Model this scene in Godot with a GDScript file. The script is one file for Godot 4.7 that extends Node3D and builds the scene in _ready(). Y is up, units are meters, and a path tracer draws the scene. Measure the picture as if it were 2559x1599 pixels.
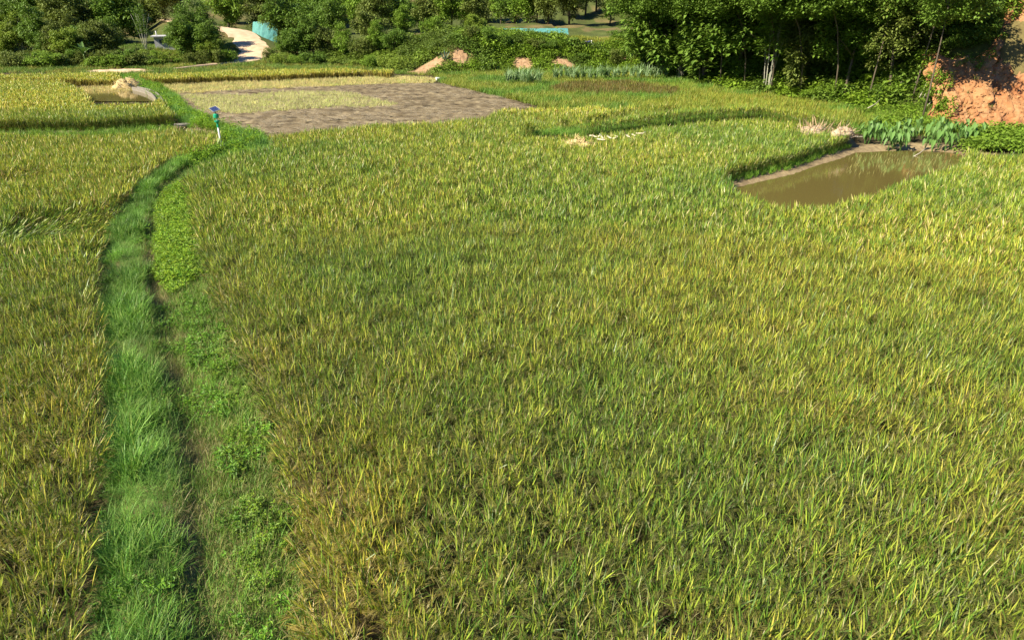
extends Node3D
# A rice valley seen from a low drone: ripening paddies, a grassy footpath, a pond, and a wooded bank behind.

const F := 1700.0
const TH := 0.434587
const CAMH := 8.0
var R := RandomNumberGenerator.new()
var n_big := FastNoiseLite.new()
var n_mid := FastNoiseLite.new()
var n_fine := FastNoiseLite.new()
var names := {}
var M := {}

# ---------------------------------------------------------------- helpers
class MB:
	var v := PackedVector3Array()
	var c := PackedColorArray()
	func tri(a: Vector3, b: Vector3, d: Vector3, col: Color) -> void:
		v.append(a); v.append(b); v.append(d)
		c.append(col); c.append(col); c.append(col)
	func quad(a: Vector3, b: Vector3, d: Vector3, e: Vector3, col: Color) -> void:
		tri(a, b, d, col); tri(a, d, e, col)
	func mesh(smooth := false) -> ArrayMesh:
		var st := SurfaceTool.new()
		st.begin(Mesh.PRIMITIVE_TRIANGLES)
		st.set_smooth_group(0 if smooth else -1)
		for i in v.size():
			st.set_color(c[i])
			st.add_vertex(v[i])
		if smooth:
			st.index()
		st.generate_normals()
		return st.commit()
	func flat() -> ArrayMesh:
		var a := []
		a.resize(Mesh.ARRAY_MAX)
		a[Mesh.ARRAY_VERTEX] = v
		a[Mesh.ARRAY_COLOR] = c
		var m := ArrayMesh.new()
		m.add_surface_from_arrays(Mesh.PRIMITIVE_TRIANGLES, a)
		return m

func P(x: float, y: float, h := 0.0) -> Vector3:
	# where the sight line through a photo pixel meets the level h
	var r := (x - 1279.5) / F
	var u := (799.5 - y) / F
	var d := Vector3(r, -sin(TH) + u * cos(TH), -cos(TH) - u * sin(TH))
	return Vector3(0, CAMH, 0) + d * ((h - CAMH) / d.y)

func PD(x: float, y: float, dist: float) -> Vector3:
	# the point on that sight line at a given distance back (-z)
	var r := (x - 1279.5) / F
	var u := (799.5 - y) / F
	var d := Vector3(r, -sin(TH) + u * cos(TH), -cos(TH) - u * sin(TH))
	return Vector3(0, CAMH, 0) + d * (dist / -d.z)

func poly(pts: Array, h := 0.0) -> PackedVector2Array:
	var o := PackedVector2Array()
	for p in pts:
		var w := P(p[0], p[1], p[2] if p.size() > 2 else h)
		o.append(Vector2(w.x, w.z))
	return o

func in_view(p: Vector3, margin := 330.0) -> bool:
	var dy := p.y - CAMH
	var dep := -p.z * cos(TH) - dy * sin(TH)
	if dep < 2.0:
		return false
	var x := 1279.5 + F * p.x / dep
	var y := 799.5 - F * (dy * cos(TH) - p.z * sin(TH)) / dep
	return x > -margin and x < 2559 + margin and y < 1599 + margin * 1.2

func inside(p: Vector2, pg: PackedVector2Array) -> bool:
	return Geometry2D.is_point_in_polygon(p, pg)

func line_dist(p: Vector2, line: PackedVector2Array) -> Array:
	var best := 1e9
	var bi := 0
	var bt := 0.0
	for i in line.size() - 1:
		var a := line[i]
		var ab := line[i + 1] - a
		var t := clampf((p - a).dot(ab) / ab.length_squared(), 0, 1)
		var d := p.distance_squared_to(a + ab * t)
		if d < best:
			best = d; bi = i; bt = t
	return [sqrt(best), bi, bt]

func numbered(called: String) -> String:
	var k: int = names.get(called, 0)
	names[called] = k + 1
	return called if k == 0 else "%s_%03d" % [called, k]

func tag(o: Node, label: String, category: String, group := "", kind := "") -> void:
	o.set_meta("label", label)
	o.set_meta("category", category)
	if group: o.set_meta("group", group)
	if kind: o.set_meta("kind", kind)

func thing(called: String, label: String, category: String, at := Vector3.ZERO, turn := 0.0, group := "") -> Node3D:
	var o := Node3D.new()
	o.name = numbered(called)
	add_child(o)
	o.position = at
	o.rotation.y = turn
	tag(o, label, category, group)
	return o

func part(parent: Node, called: String, mesh: Mesh, mat: Material) -> MeshInstance3D:
	var o := MeshInstance3D.new()
	o.name = called
	o.mesh = mesh
	o.material_override = mat
	parent.add_child(o, true)
	return o

func structure(called: String, mesh: Mesh, mat: Material) -> MeshInstance3D:
	var o := part(self, numbered(called), mesh, mat)
	o.set_meta("kind", "structure")
	return o

func lin(r: float, g: float, b: float) -> Color:
	return Color(r, g, b).linear_to_srgb()

func leaf_mat(called: String, tint := Color(1, 1, 1), back := 0.5, rough := 0.6, spec := 0.35) -> StandardMaterial3D:
	var m := StandardMaterial3D.new()
	m.resource_name = called
	m.vertex_color_use_as_albedo = true
	m.albedo_color = tint.linear_to_srgb()
	m.roughness = rough
	m.metallic_specular = spec
	m.cull_mode = BaseMaterial3D.CULL_DISABLED
	if back > 0:
		m.backlight_enabled = true
		m.backlight = lin(back, back, back * 0.7)
	return m

func noise_tex(size: int, freq: float, ramp: Array, sd: int, octaves := 4, kind := FastNoiseLite.TYPE_SIMPLEX_SMOOTH) -> NoiseTexture2D:
	var n := FastNoiseLite.new()
	n.seed = sd
	n.noise_type = kind
	n.frequency = freq
	n.fractal_octaves = octaves
	var t := NoiseTexture2D.new()
	t.width = size
	t.height = size
	t.seamless = true
	t.noise = n
	if ramp.size():
		var g := Gradient.new()
		var offs := PackedFloat32Array()
		var cols := PackedColorArray()
		for r in ramp:
			offs.append(r[0]); cols.append((r[1] as Color).linear_to_srgb())
		g.offsets = offs
		g.colors = cols
		t.color_ramp = g
	return t

func earth_mat(called: String, ramp: Array, scale: float, sd: int, bump := 3.0, rough := 0.95) -> StandardMaterial3D:
	var m := StandardMaterial3D.new()
	m.resource_name = called
	m.vertex_color_use_as_albedo = true
	m.albedo_texture = noise_tex(512, 0.012, ramp, sd, 5)
	m.uv1_triplanar = true
	m.uv1_world_triplanar = true
	m.uv1_scale = Vector3.ONE * scale
	m.roughness = rough
	m.metallic_specular = 0.3
	m.heightmap_enabled = true
	m.heightmap_scale = bump
	m.heightmap_texture = noise_tex(512, 0.02, [], sd + 7, 5)
	return m

func plain_mat(called: String, col: Color, rough := 0.6, metal := 0.0, spec := 0.5) -> StandardMaterial3D:
	var m := StandardMaterial3D.new()
	m.resource_name = called
	m.albedo_color = col.linear_to_srgb()
	m.roughness = rough
	m.metallic = metal
	m.metallic_specular = spec
	return m

func jit(c: Color, k: float) -> Color:
	var s := 1.0 + R.randf_range(-k, k)
	return Color(c.r * s * (1 + R.randf_range(-k, k) * 0.4), c.g * s, c.b * s * (1 + R.randf_range(-k, k) * 0.4))

# a grass blade: a bent tapering ribbon
func blade(b: MB, base: Vector3, az: float, length: float, width: float, tilt: float, bend: float, segs: int, col: Color, twist := 0.0) -> Vector3:
	var out := Vector3(cos(az), 0, sin(az))
	var side := Vector3(-sin(az + twist), 0, cos(az + twist))
	var p := base
	var w0 := width * 0.75
	for i in segs:
		var t := float(i + 1) / segs
		var a := tilt + bend * (float(i) + 0.5) / segs
		var q := p + (out * sin(a) + Vector3.UP * cos(a)) * (length / segs)
		var w1 := width * (1.0 - pow(t, 2.2))
		if i == segs - 1:
			b.tri(p - side * w0 * 0.5, p + side * w0 * 0.5, q, col)
		else:
			b.quad(p - side * w0 * 0.5, p + side * w0 * 0.5, q + side * w1 * 0.5, q - side * w1 * 0.5, col)
		p = q
		w0 = w1
	return p

func tube(b: MB, pts: Array, radii: Array, sides: int, col: Color, cap := true) -> void:
	var rings := []
	for i in pts.size():
		var p: Vector3 = pts[i]
		var d: Vector3 = (pts[mini(i + 1, pts.size() - 1)] - pts[maxi(i - 1, 0)]).normalized()
		var s := d.cross(Vector3(0.31, 0.17, 0.93)).normalized()
		if s.length() < 0.1: s = d.cross(Vector3.RIGHT).normalized()
		var u := s.cross(d)
		var ring := []
		for k in sides:
			var a := TAU * k / sides
			ring.append(p + (s * cos(a) + u * sin(a)) * radii[i])
		rings.append(ring)
	for i in pts.size() - 1:
		for k in sides:
			var k2 := (k + 1) % sides
			b.quad(rings[i][k], rings[i][k2], rings[i + 1][k2], rings[i + 1][k], col)
	if cap:
		var n := pts.size() - 1
		for k in range(1, sides - 1):
			b.tri(rings[n][0], rings[n][k], rings[n][k + 1], col)
			b.tri(rings[0][0], rings[0][k + 1], rings[0][k], col)

func box(b: MB, lo: Vector3, hi: Vector3, col := Color.WHITE) -> void:
	var p := []
	for i in 8:
		p.append(Vector3(hi.x if i & 1 else lo.x, hi.y if i & 2 else lo.y, hi.z if i & 4 else lo.z))
	for f in [[0, 1, 3, 2], [5, 4, 6, 7], [4, 0, 2, 6], [1, 5, 7, 3], [2, 3, 7, 6], [4, 5, 1, 0]]:
		b.quad(p[f[0]], p[f[1]], p[f[2]], p[f[3]], col)

# many copies of one small mesh
class Copies:
	var t: Array[Transform3D] = []
	var c: Array[Color] = []
	func put(x: Transform3D, col: Color) -> void:
		t.append(x); c.append(col)

func scatter_mesh(parent: Node, called: String, mesh: Mesh, mat: Material, k: Copies) -> void:
	if k.t.is_empty():
		return
	var mm := MultiMesh.new()
	mm.transform_format = MultiMesh.TRANSFORM_3D
	mm.use_colors = true
	mm.mesh = mesh
	mm.instance_count = k.t.size()
	for i in k.t.size():
		mm.set_instance_transform(i, k.t[i])
		mm.set_instance_color(i, k.c[i])
	var o := MultiMeshInstance3D.new()
	o.name = called
	o.multimesh = mm
	o.material_override = mat
	parent.add_child(o, true)
	o.set_meta("kind", "stuff")

func stuff(called: String, label: String, category: String, group := "") -> Node3D:
	var o := thing(called, label, category, Vector3.ZERO, 0.0, group)
	o.set_meta("kind", "stuff")
	return o

func placed(p: Vector3, yaw: float, s: Vector3, lean_az := 0.0, lean := 0.0) -> Transform3D:
	var b := Basis(Vector3.UP, yaw).scaled(s)
	if lean != 0.0:
		b = Basis(Vector3(sin(lean_az), 0, -cos(lean_az)), lean) * b
	return Transform3D(b, p)

# ---------------------------------------------------------------- the lie of the land
var path_l: PackedVector2Array
var path_r: PackedVector2Array
var path_pg: PackedVector2Array
var path_mid: PackedVector2Array
var foot: PackedVector2Array
var foot_k: Array
var valley: PackedVector2Array
var pond: PackedVector2Array
var soil: PackedVector2Array
var stub_in: PackedVector2Array
var stub_far: PackedVector2Array
var field_b: PackedVector2Array
var field_c: PackedVector2Array
var wet: PackedVector2Array
var bund_up: PackedVector2Array
var road: Array
var road_line: PackedVector2Array

func sm(a: float, b: float, x: float) -> float:
	var t := clampf((x - a) / (b - a), 0, 1)
	return t * t * (3 - 2 * t)

func height(x: float, z: float) -> float:
	var p := Vector2(x, z)
	var h := n_mid.get_noise_2d(x, z) * 0.05
	if z < -40 and not inside(p, valley):
		var d := line_dist(p, foot)
		var i: int = d[1]
		var a: Array = foot_k[i]
		var b: Array = foot_k[i + 1]
		var top := lerpf(a[0], b[0], d[2])
		var wid := lerpf(a[1], b[1], d[2])
		var sl := lerpf(a[2], b[2], d[2])
		var dd: float = d[0]
		h += top * sm(0, wid, dd) + sl * maxf(0, dd - wid) + n_big.get_noise_2d(x * 2, z * 2) * 0.7 * sm(0, 12, dd)
		h += 16.0 * sm(60, 190, dd)
		var rd := line_dist(p, road_line)
		if rd[0] < 9.0:
			var rh := lerpf(road[rd[1]].y, road[rd[1] + 1].y, rd[2])
			h = lerpf(rh - 0.06, h, sm(2.4, 8.0, rd[0]))
	elif z > -60:
		# the footpath: a low bank with its tall grass on the left, a trodden hollow beside it
		if inside(p, path_pg):
			var l: float = line_dist(p, path_l)[0]
			var r: float = line_dist(p, path_r)[0]
			var u := l / (l + r + 0.001)
			h += 0.24 * sm(0, 0.18, u) * (1 - sm(0.34, 0.46, u)) + 0.08 * sm(0.5, 0.7, u) * (1 - sm(0.85, 1.0, u)) + 0.05
		if x > 5 and z < -24:
			var dp: float = line_dist(p, pond)[0]
			if inside(p, pond):
				h -= 0.16 + 0.5 * sm(0, 1.6, dp)
			elif dp < 0.5:
				h -= 0.12 * (1 - dp / 0.5)
	if z < -42 and z > -58 and x > 0 and inside(p, bund_up):
		h += 0.75
	if z < -44 and z > -100 and x < -16:
		if inside(p, field_b):
			h += 0.15
	return h

func ground_at(x: float, z: float) -> Vector3:
	return Vector3(x, height(x, z), z)

func lay_out() -> void:
	path_l = poly([[150, 1900], [205, 1660], [227, 1520], [259, 1216], [264, 952], [243, 740], [259, 592], [296, 529], [349, 465], [423, 412], [507, 388], [552, 372], [548, 330], [474, 316], [443, 300], [402, 250], [341, 212], [301, 192], [262, 186]], 0.25)
	path_r = poly([[800, 1900], [775, 1660], [756, 1520], [740, 1375], [708, 1216], [690, 1110], [628, 973], [567, 825], [529, 730], [497, 634], [486, 529], [465, 465], [518, 423], [592, 402], [690, 388], [690, 362], [648, 330], [567, 316], [500, 284], [463, 268], [445, 238], [385, 206], [345, 186]], 0.25)
	path_pg = path_l.duplicate()
	for i in range(path_r.size() - 1, -1, -1):
		path_pg.append(path_r[i])
	foot = PackedVector2Array([Vector2(-190, -92), Vector2(-120, -96), Vector2(-64, -99), Vector2(-48, -104), Vector2(-38, -112), Vector2(-24, -105), Vector2(-15, -96), Vector2(-10, -89.5), Vector2(0, -92), Vector2(8, -93), Vector2(14, -95), Vector2(19, -85), Vector2(23, -70), Vector2(28, -61), Vector2(31, -53.5), Vector2(36, -51), Vector2(48, -49), Vector2(70, -44), Vector2(150, -40)])
	# height of the bank, how far back its top is, slope beyond
	foot_k = [[2.5, 30, .03], [2.5, 30, .03], [1.6, 26, .02], [1.2, 20, .02], [1.0, 14, .03], [3.0, 10, .03], [4.0, 9, .03], [4.2, 8, .015], [3.8, 8, .015], [2.9, 8, .02], [2.9, 8, .02], [5, 9, .25], [6, 9, .3], [7, 8, .35], [6.2, 5, .5], [6.5, 4.5, .5], [7, 4.5, .5], [7, 6, .5], [7, 8, .4]]
	valley = foot.duplicate()
	valley.append_array(PackedVector2Array([Vector2(160, 30), Vector2(-200, 30)]))
	pond = poly([[1815, 468], [1975, 431], [2135, 379], [2269, 371], [2354, 376], [2412, 382], [2425, 390, 0.3], [2403, 402, 0.7], [2366, 419, 0.9], [2291, 437, 0.9], [2239, 452, 0.9], [2195, 475, 0.9], [2124, 489, 0.9], [2050, 508, 0.9], [1975, 512, 0.9], [1901, 493, 0.9], [1845, 478, 0.6]], -0.18)
	pond.append(pond[0])
	soil = poly([[432, 232], [600, 225], [889, 212], [1086, 206], [1180, 228], [1270, 245], [1335, 268], [1240, 300], [1138, 312], [889, 330], [640, 345], [560, 312], [480, 275]])
	stub_in = poly([[455, 240], [600, 240], [730, 231], [889, 233], [906, 244], [996, 263], [976, 267], [831, 272], [600, 286], [564, 286], [500, 276]])
	stub_far = poly([[388, 216], [600, 206], [700, 204], [985, 191], [1092, 198], [1086, 208], [889, 214], [600, 227], [440, 236]])
	field_b = poly([[-450, 330, .35], [81, 320, .35], [260, 317, .35], [436, 305, .35], [398, 256, .5], [386, 245, 1.35], [223, 247, 1.35], [205, 225, .9], [150, 214, .4], [-100, 213, .4], [-600, 213, .4]])
	field_c = poly([[-600, 213], [-100, 213], [150, 214], [305, 219], [288, 196], [232, 177, .95], [0, 182, .95], [-600, 188, .95]])
	wet = poly([[196, 220], [301, 216], [345, 224], [398, 250], [388, 256], [223, 256]])
	bund_up = poly([[1300, 356, .3], [1431, 337, .4], [1619, 302, .4], [1700, 292, .4], [1880, 284, .4], [2010, 316, .4], [2130, 336, .3], [2125, 350, .3], [2000, 333, .3], [1900, 313, .3], [1750, 322, .3], [1611, 337, .3], [1431, 365, .3], [1310, 365, .3]])
	road = [P(430, 172, 0), P(520, 161, 0.05), P(575, 156, 0.1), P(608, 151, 0.2), P(628, 141, 0.5), P(636, 128, 1.0), P(626, 110, 1.9), P(608, 92, 2.8), P(588, 77, 3.7), Vector3(-62, 4.4, -145), Vector3(-74, 5.0, -162)]
	road_line = PackedVector2Array()
	for r in road:
		road_line.append(Vector2(r.x, r.z))

func axis(cuts: Array) -> PackedFloat32Array:
	# grid lines: [from, to, step] runs
	var o := PackedFloat32Array()
	for c in cuts:
		var n := int(ceil((c[1] - c[0]) / c[2]))
		for i in n:
			o.append(lerpf(c[0], c[1], float(i) / n))
	o.append(cuts[-1][1])
	return o

func grid_mesh(xs: PackedFloat32Array, zs: PackedFloat32Array, hf: Callable, cf: Callable) -> ArrayMesh:
	var v := PackedVector3Array()
	var c := PackedColorArray()
	var idx := PackedInt32Array()
	for z in zs:
		for x in xs:
			v.append(Vector3(x, hf.call(x, z), z))
			c.append(cf.call(x, z))
	var w := xs.size()
	var nrm := PackedVector3Array()
	nrm.resize(v.size())
	for j in zs.size():
		for i in w:
			var k := j * w + i
			var dx := v[k + (1 if i < w - 1 else 0)] - v[k - (1 if i > 0 else 0)]
			var dz := v[k + (w if j < zs.size() - 1 else 0)] - v[k - (w if j > 0 else 0)]
			var n := dz.cross(dx).normalized()
			nrm[k] = n if n.y > 0 else -n
	for j in zs.size() - 1:
		for i in w - 1:
			var k := j * w + i
			idx.append_array([k, k + 1, k + w + 1, k, k + w + 1, k + w])
	var a := []
	a.resize(Mesh.ARRAY_MAX)
	a[Mesh.ARRAY_VERTEX] = v
	a[Mesh.ARRAY_NORMAL] = nrm
	a[Mesh.ARRAY_COLOR] = c
	a[Mesh.ARRAY_INDEX] = idx
	var m := ArrayMesh.new()
	m.add_surface_from_arrays(Mesh.PRIMITIVE_TRIANGLES, a)
	return m

func ground_col(x: float, z: float) -> Color:
	# bare earth under the crops, green turf on paths and banks
	var p := Vector2(x, z)
	var n := 1.0 + 0.25 * n_mid.get_noise_2d(x * 3, z * 3)
	if z < -40 and not inside(p, valley):
		return Color(0.10, 0.13, 0.035) * n if n_big.get_noise_2d(x, z) > -0.25 else Color(0.2, 0.17, 0.07) * n
	if inside(p, path_pg):
		return Color(0.20, 0.19, 0.08) * n
	if x > 8 and line_dist(p, pond)[0] < 1.2:
		return Color(0.33, 0.26, 0.15) * n
	return Color(0.075, 0.06, 0.032) * n

# ---------------------------------------------------------------- crops
const YG := Color(0.38, 0.46, 0.065)
const YEL := Color(0.57, 0.53, 0.10)
const GRN := Color(0.14, 0.25, 0.035)
const STRAW := Color(0.62, 0.54, 0.27)
const GRAIN := Color(0.23, 0.205, 0.06)

func leaf_tone() -> Color:
	var r := R.randf()
	var c := YG if r < 0.44 else YEL if r < 0.60 else GRN if r < 0.93 else STRAW
	return jit(c, 0.18)

func rice_hill(tillers: int, wide: float, spread: float, strands: int, segs: int) -> ArrayMesh:
	var b := MB.new()
	for i in tillers:
		var az := R.randf() * TAU
		var r0 := sqrt(R.randf()) * 0.05 * spread
		var base := Vector3(cos(az) * r0, 0, sin(az) * r0)
		var lean := R.randf_range(0.03, 0.26)
		var hs := R.randf_range(0.56, 0.74)
		var top := base + Vector3(cos(az) * sin(lean), cos(lean), sin(az) * sin(lean)) * hs
		var side := Vector3(-sin(az), 0, cos(az)) * 0.003 * wide
		b.quad(base - side, base + side, top + side * 0.6, top - side * 0.6, jit(Color(0.24, 0.25, 0.06), 0.2))
		# flag leaf, nearly upright
		var fa := az + R.randf_range(-0.9, 0.9)
		var start := base.lerp(top, R.randf_range(0.84, 1.0))
		var kink := R.randf() < 0.07
		blade(b, start, fa, R.randf_range(0.22, 0.38), R.randf_range(0.014, 0.021) * wide, R.randf_range(0.04, 0.5), R.randf_range(0.9, 1.7) if kink else R.randf_range(-0.05, 0.22), segs, leaf_tone(), R.randf_range(-1.2, 1.2))
		if R.randf() < 0.55:
			blade(b, base.lerp(top, R.randf_range(0.72, 0.9)), fa + R.randf_range(1.5, 4.5), R.randf_range(0.26, 0.42), R.randf_range(0.012, 0.018) * wide, R.randf_range(0.08, 0.45), R.randf_range(0.0, 0.3), segs, leaf_tone(), R.randf_range(-1.2, 1.2))
		# an older leaf lower down
		if R.randf() < 0.8:
			var c2 := jit(GRN if R.randf() < 0.65 else STRAW * 0.7, 0.25)
			blade(b, base.lerp(top, R.randf_range(0.45, 0.75)), az + R.randf_range(-1.5, 1.5), R.randf_range(0.28, 0.42), R.randf_range(0.010, 0.015) * wide, R.randf_range(0.2, 0.6), R.randf_range(0.2, 1.2), segs, c2, R.randf_range(-0.9, 0.9))
		# the nodding ear
		if strands > 0 and R.randf() < 0.9:
			var pa := az + R.randf_range(-0.8, 0.8)
			var g := jit(GRAIN, 0.3)
			for s in strands:
				var sa := pa + R.randf_range(-0.5, 0.5)
				blade(b, top - Vector3(0, R.randf_range(0, 0.03), 0), sa, R.randf_range(0.15, 0.24), R.randf_range(0.0055, 0.0085) * wide, R.randf_range(0.1, 0.6), R.randf_range(1.5, 2.6), maxi(segs, 4), jit(g, 0.15), R.randf_range(-0.7, 0.7))
	return b.flat()

func rice_patch(count: int, size: float, wide: float) -> ArrayMesh:
	# a far tuft: several hills simplified, blades drawn broader
	var b := MB.new()
	for i in count:
		var o := Vector3(R.randf_range(-size, size), 0, R.randf_range(-size, size))
		for k in 5:
			var az := R.randf() * TAU
			var hs := R.randf_range(0.55, 0.72)
			var top := o + Vector3(cos(az) * 0.08, hs, sin(az) * 0.08)
			var side := Vector3(-sin(az), 0, cos(az)) * 0.006 * wide
			b.quad(o - side, o + side, top + side, top - side, jit(Color(0.27, 0.25, 0.07), 0.2))
			blade(b, top - Vector3(0, 0.05, 0), az, R.randf_range(0.2, 0.36), 0.015 * wide, R.randf_range(0.03, 0.4), R.randf_range(0, 0.5), 2, leaf_tone() * 1.15, R.randf_range(-1, 1))
			blade(b, top, az + R.randf_range(-1, 1), R.randf_range(0.15, 0.22), 0.012 * wide, R.randf_range(0.2, 0.7), R.randf_range(1.4, 2.2), 3, jit(Color(0.54, 0.47, 0.14), 0.25), R.randf_range(-1, 1))
	return b.flat()

var rice_near := []
var rice_mid := []
var rice_far := []

# ripe: how yellow (0 green .. 1 gold); edge: a polyline the outermost plants lean over
func plant_rice(label: String, group: String, pg: PackedVector2Array, spacing: float, ripe: float, vary: float, edge: PackedVector2Array, lodged: Array, blobs := []) -> void:
	var o := stuff("rice_crop", label, "rice", group)
	var ks := {}
	for m in rice_near + rice_mid + rice_far:
		ks[m] = Copies.new()
	var lo := Vector2(1e9, 1e9)
	var hi := -lo
	for p in pg:
		lo = lo.min(p); hi = hi.max(p)
	var z := hi.y
	while z > lo.y:
		var st := spacing * (1.0 if z > -52 else 1.75)
		var x := lo.x
		while x < hi.x:
			var p := Vector2(x + R.randf_range(-0.38, 0.38) * st, z + R.randf_range(-0.38, 0.38) * st)
			x += st
			if not in_view(Vector3(p.x, 0.8, p.y)) or not inside(p, pg):
				continue
			var far := Vector2(p.x, p.y).length()
			if far < 34 and R.randf() < 0.27:
				continue
			var y := height(p.x, p.y)
			var a := n_big.get_noise_2d(p.x * 1.0, p.y * 1.0)
			var c2 := n_mid.get_noise_2d(p.x * 2.2, p.y * 2.2)
			var c3 := n_fine.get_noise_2d(p.x, p.y)
			var rp := ripe
			for L in blobs:
				rp += L[2] * (1.0 - sm(0.3, 1.0, p.distance_to(L[0]) / L[1]))
			var t := clampf(rp + vary * (a * 1.1 + c2 * 0.7) + R.randf_range(-0.1, 0.1), 0.0, 1.0)
			var col := Color(0.70, 0.90, 0.80).lerp(Color(1.26, 1.16, 0.95), t) * (1.0 + 0.16 * c3)
			col.a = 1
			var sc := R.randf_range(0.88, 1.14) * (1.0 + 0.10 * c2)
			var az := n_big.get_noise_2d(p.x * 2.5 + 90, p.y * 2.5) * 9.0 + 2.6 + R.randf_range(-1.2, 1.2)
			var lean := absf(n_mid.get_noise_2d(p.x + 300, p.y * 1.5)) * 0.2 + R.randf_range(0.0, 0.1)
			if edge.size():
				var e := line_dist(p, edge)
				if e[0] < 0.22: continue
				if e[0] < 0.9:
					var q: Vector2 = edge[e[1]].lerp(edge[e[1] + 1], e[2])
					az = atan2(q.y - p.y, q.x - p.x) + R.randf_range(-0.5, 0.5)
					lean = (0.9 - e[0]) * R.randf_range(0.3, 0.75)
			for L in lodged:
				var dl: float = p.distance_to(L[0]) / L[1]
				if dl < 1.0:
					var pull: float = (1 - sm(0.55, 1.0, dl)) * L[2]
					if pull > lean:
						lean = pull * R.randf_range(0.8, 1.15)
						az = L[3] + (p.x - L[0].x) * 0.35 + R.randf_range(-0.3, 0.3)
			var m: Mesh = rice_near[R.randi() % rice_near.size()] if far < 24 else rice_mid[R.randi() % rice_mid.size()] if z > -52 else rice_far[R.randi() % rice_far.size()]
			ks[m].put(placed(Vector3(p.x, y - 0.01, p.y), R.randf() * TAU, Vector3(sc * 1.1, sc, sc * 1.1), az, lean), col)
		z -= st
	for m in ks:
		scatter_mesh(o, "rice_plants", m, M.rice, ks[m])

func ripeness(a: Array) -> Array:
	var o := []
	for q in a:
		var w := P(q[0], q[1], 0.7)
		o.append([Vector2(w.x, w.z), q[2], q[3]])
	return o

func grass_tuft(n: int, hmin: float, hmax: float, wide: float, spread: float, tilt: float, bend: float, cols: Array, segs := 3) -> ArrayMesh:
	var b := MB.new()
	for i in n:
		var az := R.randf() * TAU
		var r0 := sqrt(R.randf()) * spread
		var a2 := R.randf() * TAU
		blade(b, Vector3(cos(a2) * r0, 0, sin(a2) * r0), az, R.randf_range(hmin, hmax), wide * R.randf_range(0.7, 1.3), R.randf_range(0.0, tilt), R.randf_range(0.1, bend), segs, jit(cols[R.randi() % cols.size()], 0.2), R.randf_range(-0.6, 0.6))
	return b.flat()

func weed(n: int, h: float, size: float, cols: Array) -> ArrayMesh:
	# a leafy herb: stems with small pointed leaves
	var b := MB.new()
	for i in n:
		var az := R.randf() * TAU
		var r0 := R.randf() * 0.14
		var top := Vector3(cos(az) * r0 * 1.8, h * R.randf_range(0.5, 1.1), sin(az) * r0 * 1.8)
		for k in 7:
			var p := Vector3(cos(az) * r0, 0, sin(az) * r0).lerp(top, R.randf_range(0.25, 1.0))
			leaf(b, p, R.randf() * TAU, R.randf_range(-0.3, 0.8), size * R.randf_range(0.7, 1.3), size * 0.42, jit(cols[R.randi() % cols.size()], 0.2))
	return b.flat()

func leaf(b: MB, p: Vector3, az: float, pitch: float, l: float, w: float, col: Color) -> void:
	var d := Vector3(cos(az) * cos(pitch), sin(pitch), sin(az) * cos(pitch))
	var s := Vector3(-sin(az), 0, cos(az)) * w * 0.5
	var m := p + d * l * 0.45 + Vector3(0, l * 0.08, 0)
	var e := p + d * l - Vector3(0, l * 0.1, 0)
	b.tri(p, m + s, e, col)
	b.tri(p, e, m - s, col)

# spread copies over a polygon; pick(p) gives [mesh, colour, scale] or null
func spread(o: Node, called: String, pg: PackedVector2Array, spacing: float, mat: Material, pick: Callable) -> void:
	var ks := {}
	var lo := Vector2(1e9, 1e9)
	var hi := -lo
	for p in pg:
		lo = lo.min(p); hi = hi.max(p)
	var z := hi.y
	while z > lo.y:
		var x := lo.x
		while x < hi.x:
			var p := Vector2(x + R.randf_range(-0.5, 0.5) * spacing, z + R.randf_range(-0.5, 0.5) * spacing)
			x += spacing
			if not in_view(Vector3(p.x, 0.5, p.y), 250) or not inside(p, pg):
				continue
			var g: Variant = pick.call(p)
			if g == null:
				continue
			if not ks.has(g[0]):
				ks[g[0]] = Copies.new()
			var s: float = g[2] * R.randf_range(0.8, 1.2)
			ks[g[0]].put(placed(ground_at(p.x, p.y), R.randf() * TAU, Vector3(s, s * R.randf_range(0.85, 1.15), s), R.randf() * TAU, R.randf_range(0, 0.2)), g[1])
		z -= spacing
	for m in ks:
		scatter_mesh(o, called, m, mat, ks[m])

func tone(c: Color, p: Vector2, k := 0.25) -> Color:
	var s := 1.0 + k * n_mid.get_noise_2d(p.x * 2, p.y * 2) + R.randf_range(-0.12, 0.12)
	return Color(c.r * s, c.g * s, c.b * s)


# ---------------------------------------------------------------- trees and bushes
func crown_mesh(rx: float, ry: float, low: float, blobs: int, per: int, size: float, br: float) -> ArrayMesh:
	# leaves in many clumps through the crown's volume; y from low upward
	var b := MB.new()
	for i in blobs:
		var d := Vector3(R.randfn(), R.randfn(), R.randfn()).normalized()
		var q := pow(R.randf(), 0.45)
		var c := Vector3(d.x * rx * q, low + ry + d.y * ry * q, d.z * rx * q)
		var blob_r := br * R.randf_range(0.6, 1.25)
		var bc := 1.0 + R.randf_range(-0.28, 0.28)
		for k in per:
			var e := Vector3(R.randfn(), R.randfn() * 0.75, R.randfn()).normalized() * blob_r * pow(R.randf(), 0.4)
			var p := c + e
			if p.y < 0.05: p.y = 0.05 + R.randf() * 0.3
			var az := atan2(e.z, e.x) + R.randf_range(-1.0, 1.0)
			var s := size * R.randf_range(0.6, 1.35)
			var j := bc * R.randf_range(0.78, 1.22)
			leaf(b, p, az, R.randf_range(-0.9, 0.6), s, s * 0.55, Color(j * R.randf_range(0.9, 1.12), j, j * R.randf_range(0.8, 1.1)))
	return b.flat()

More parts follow.
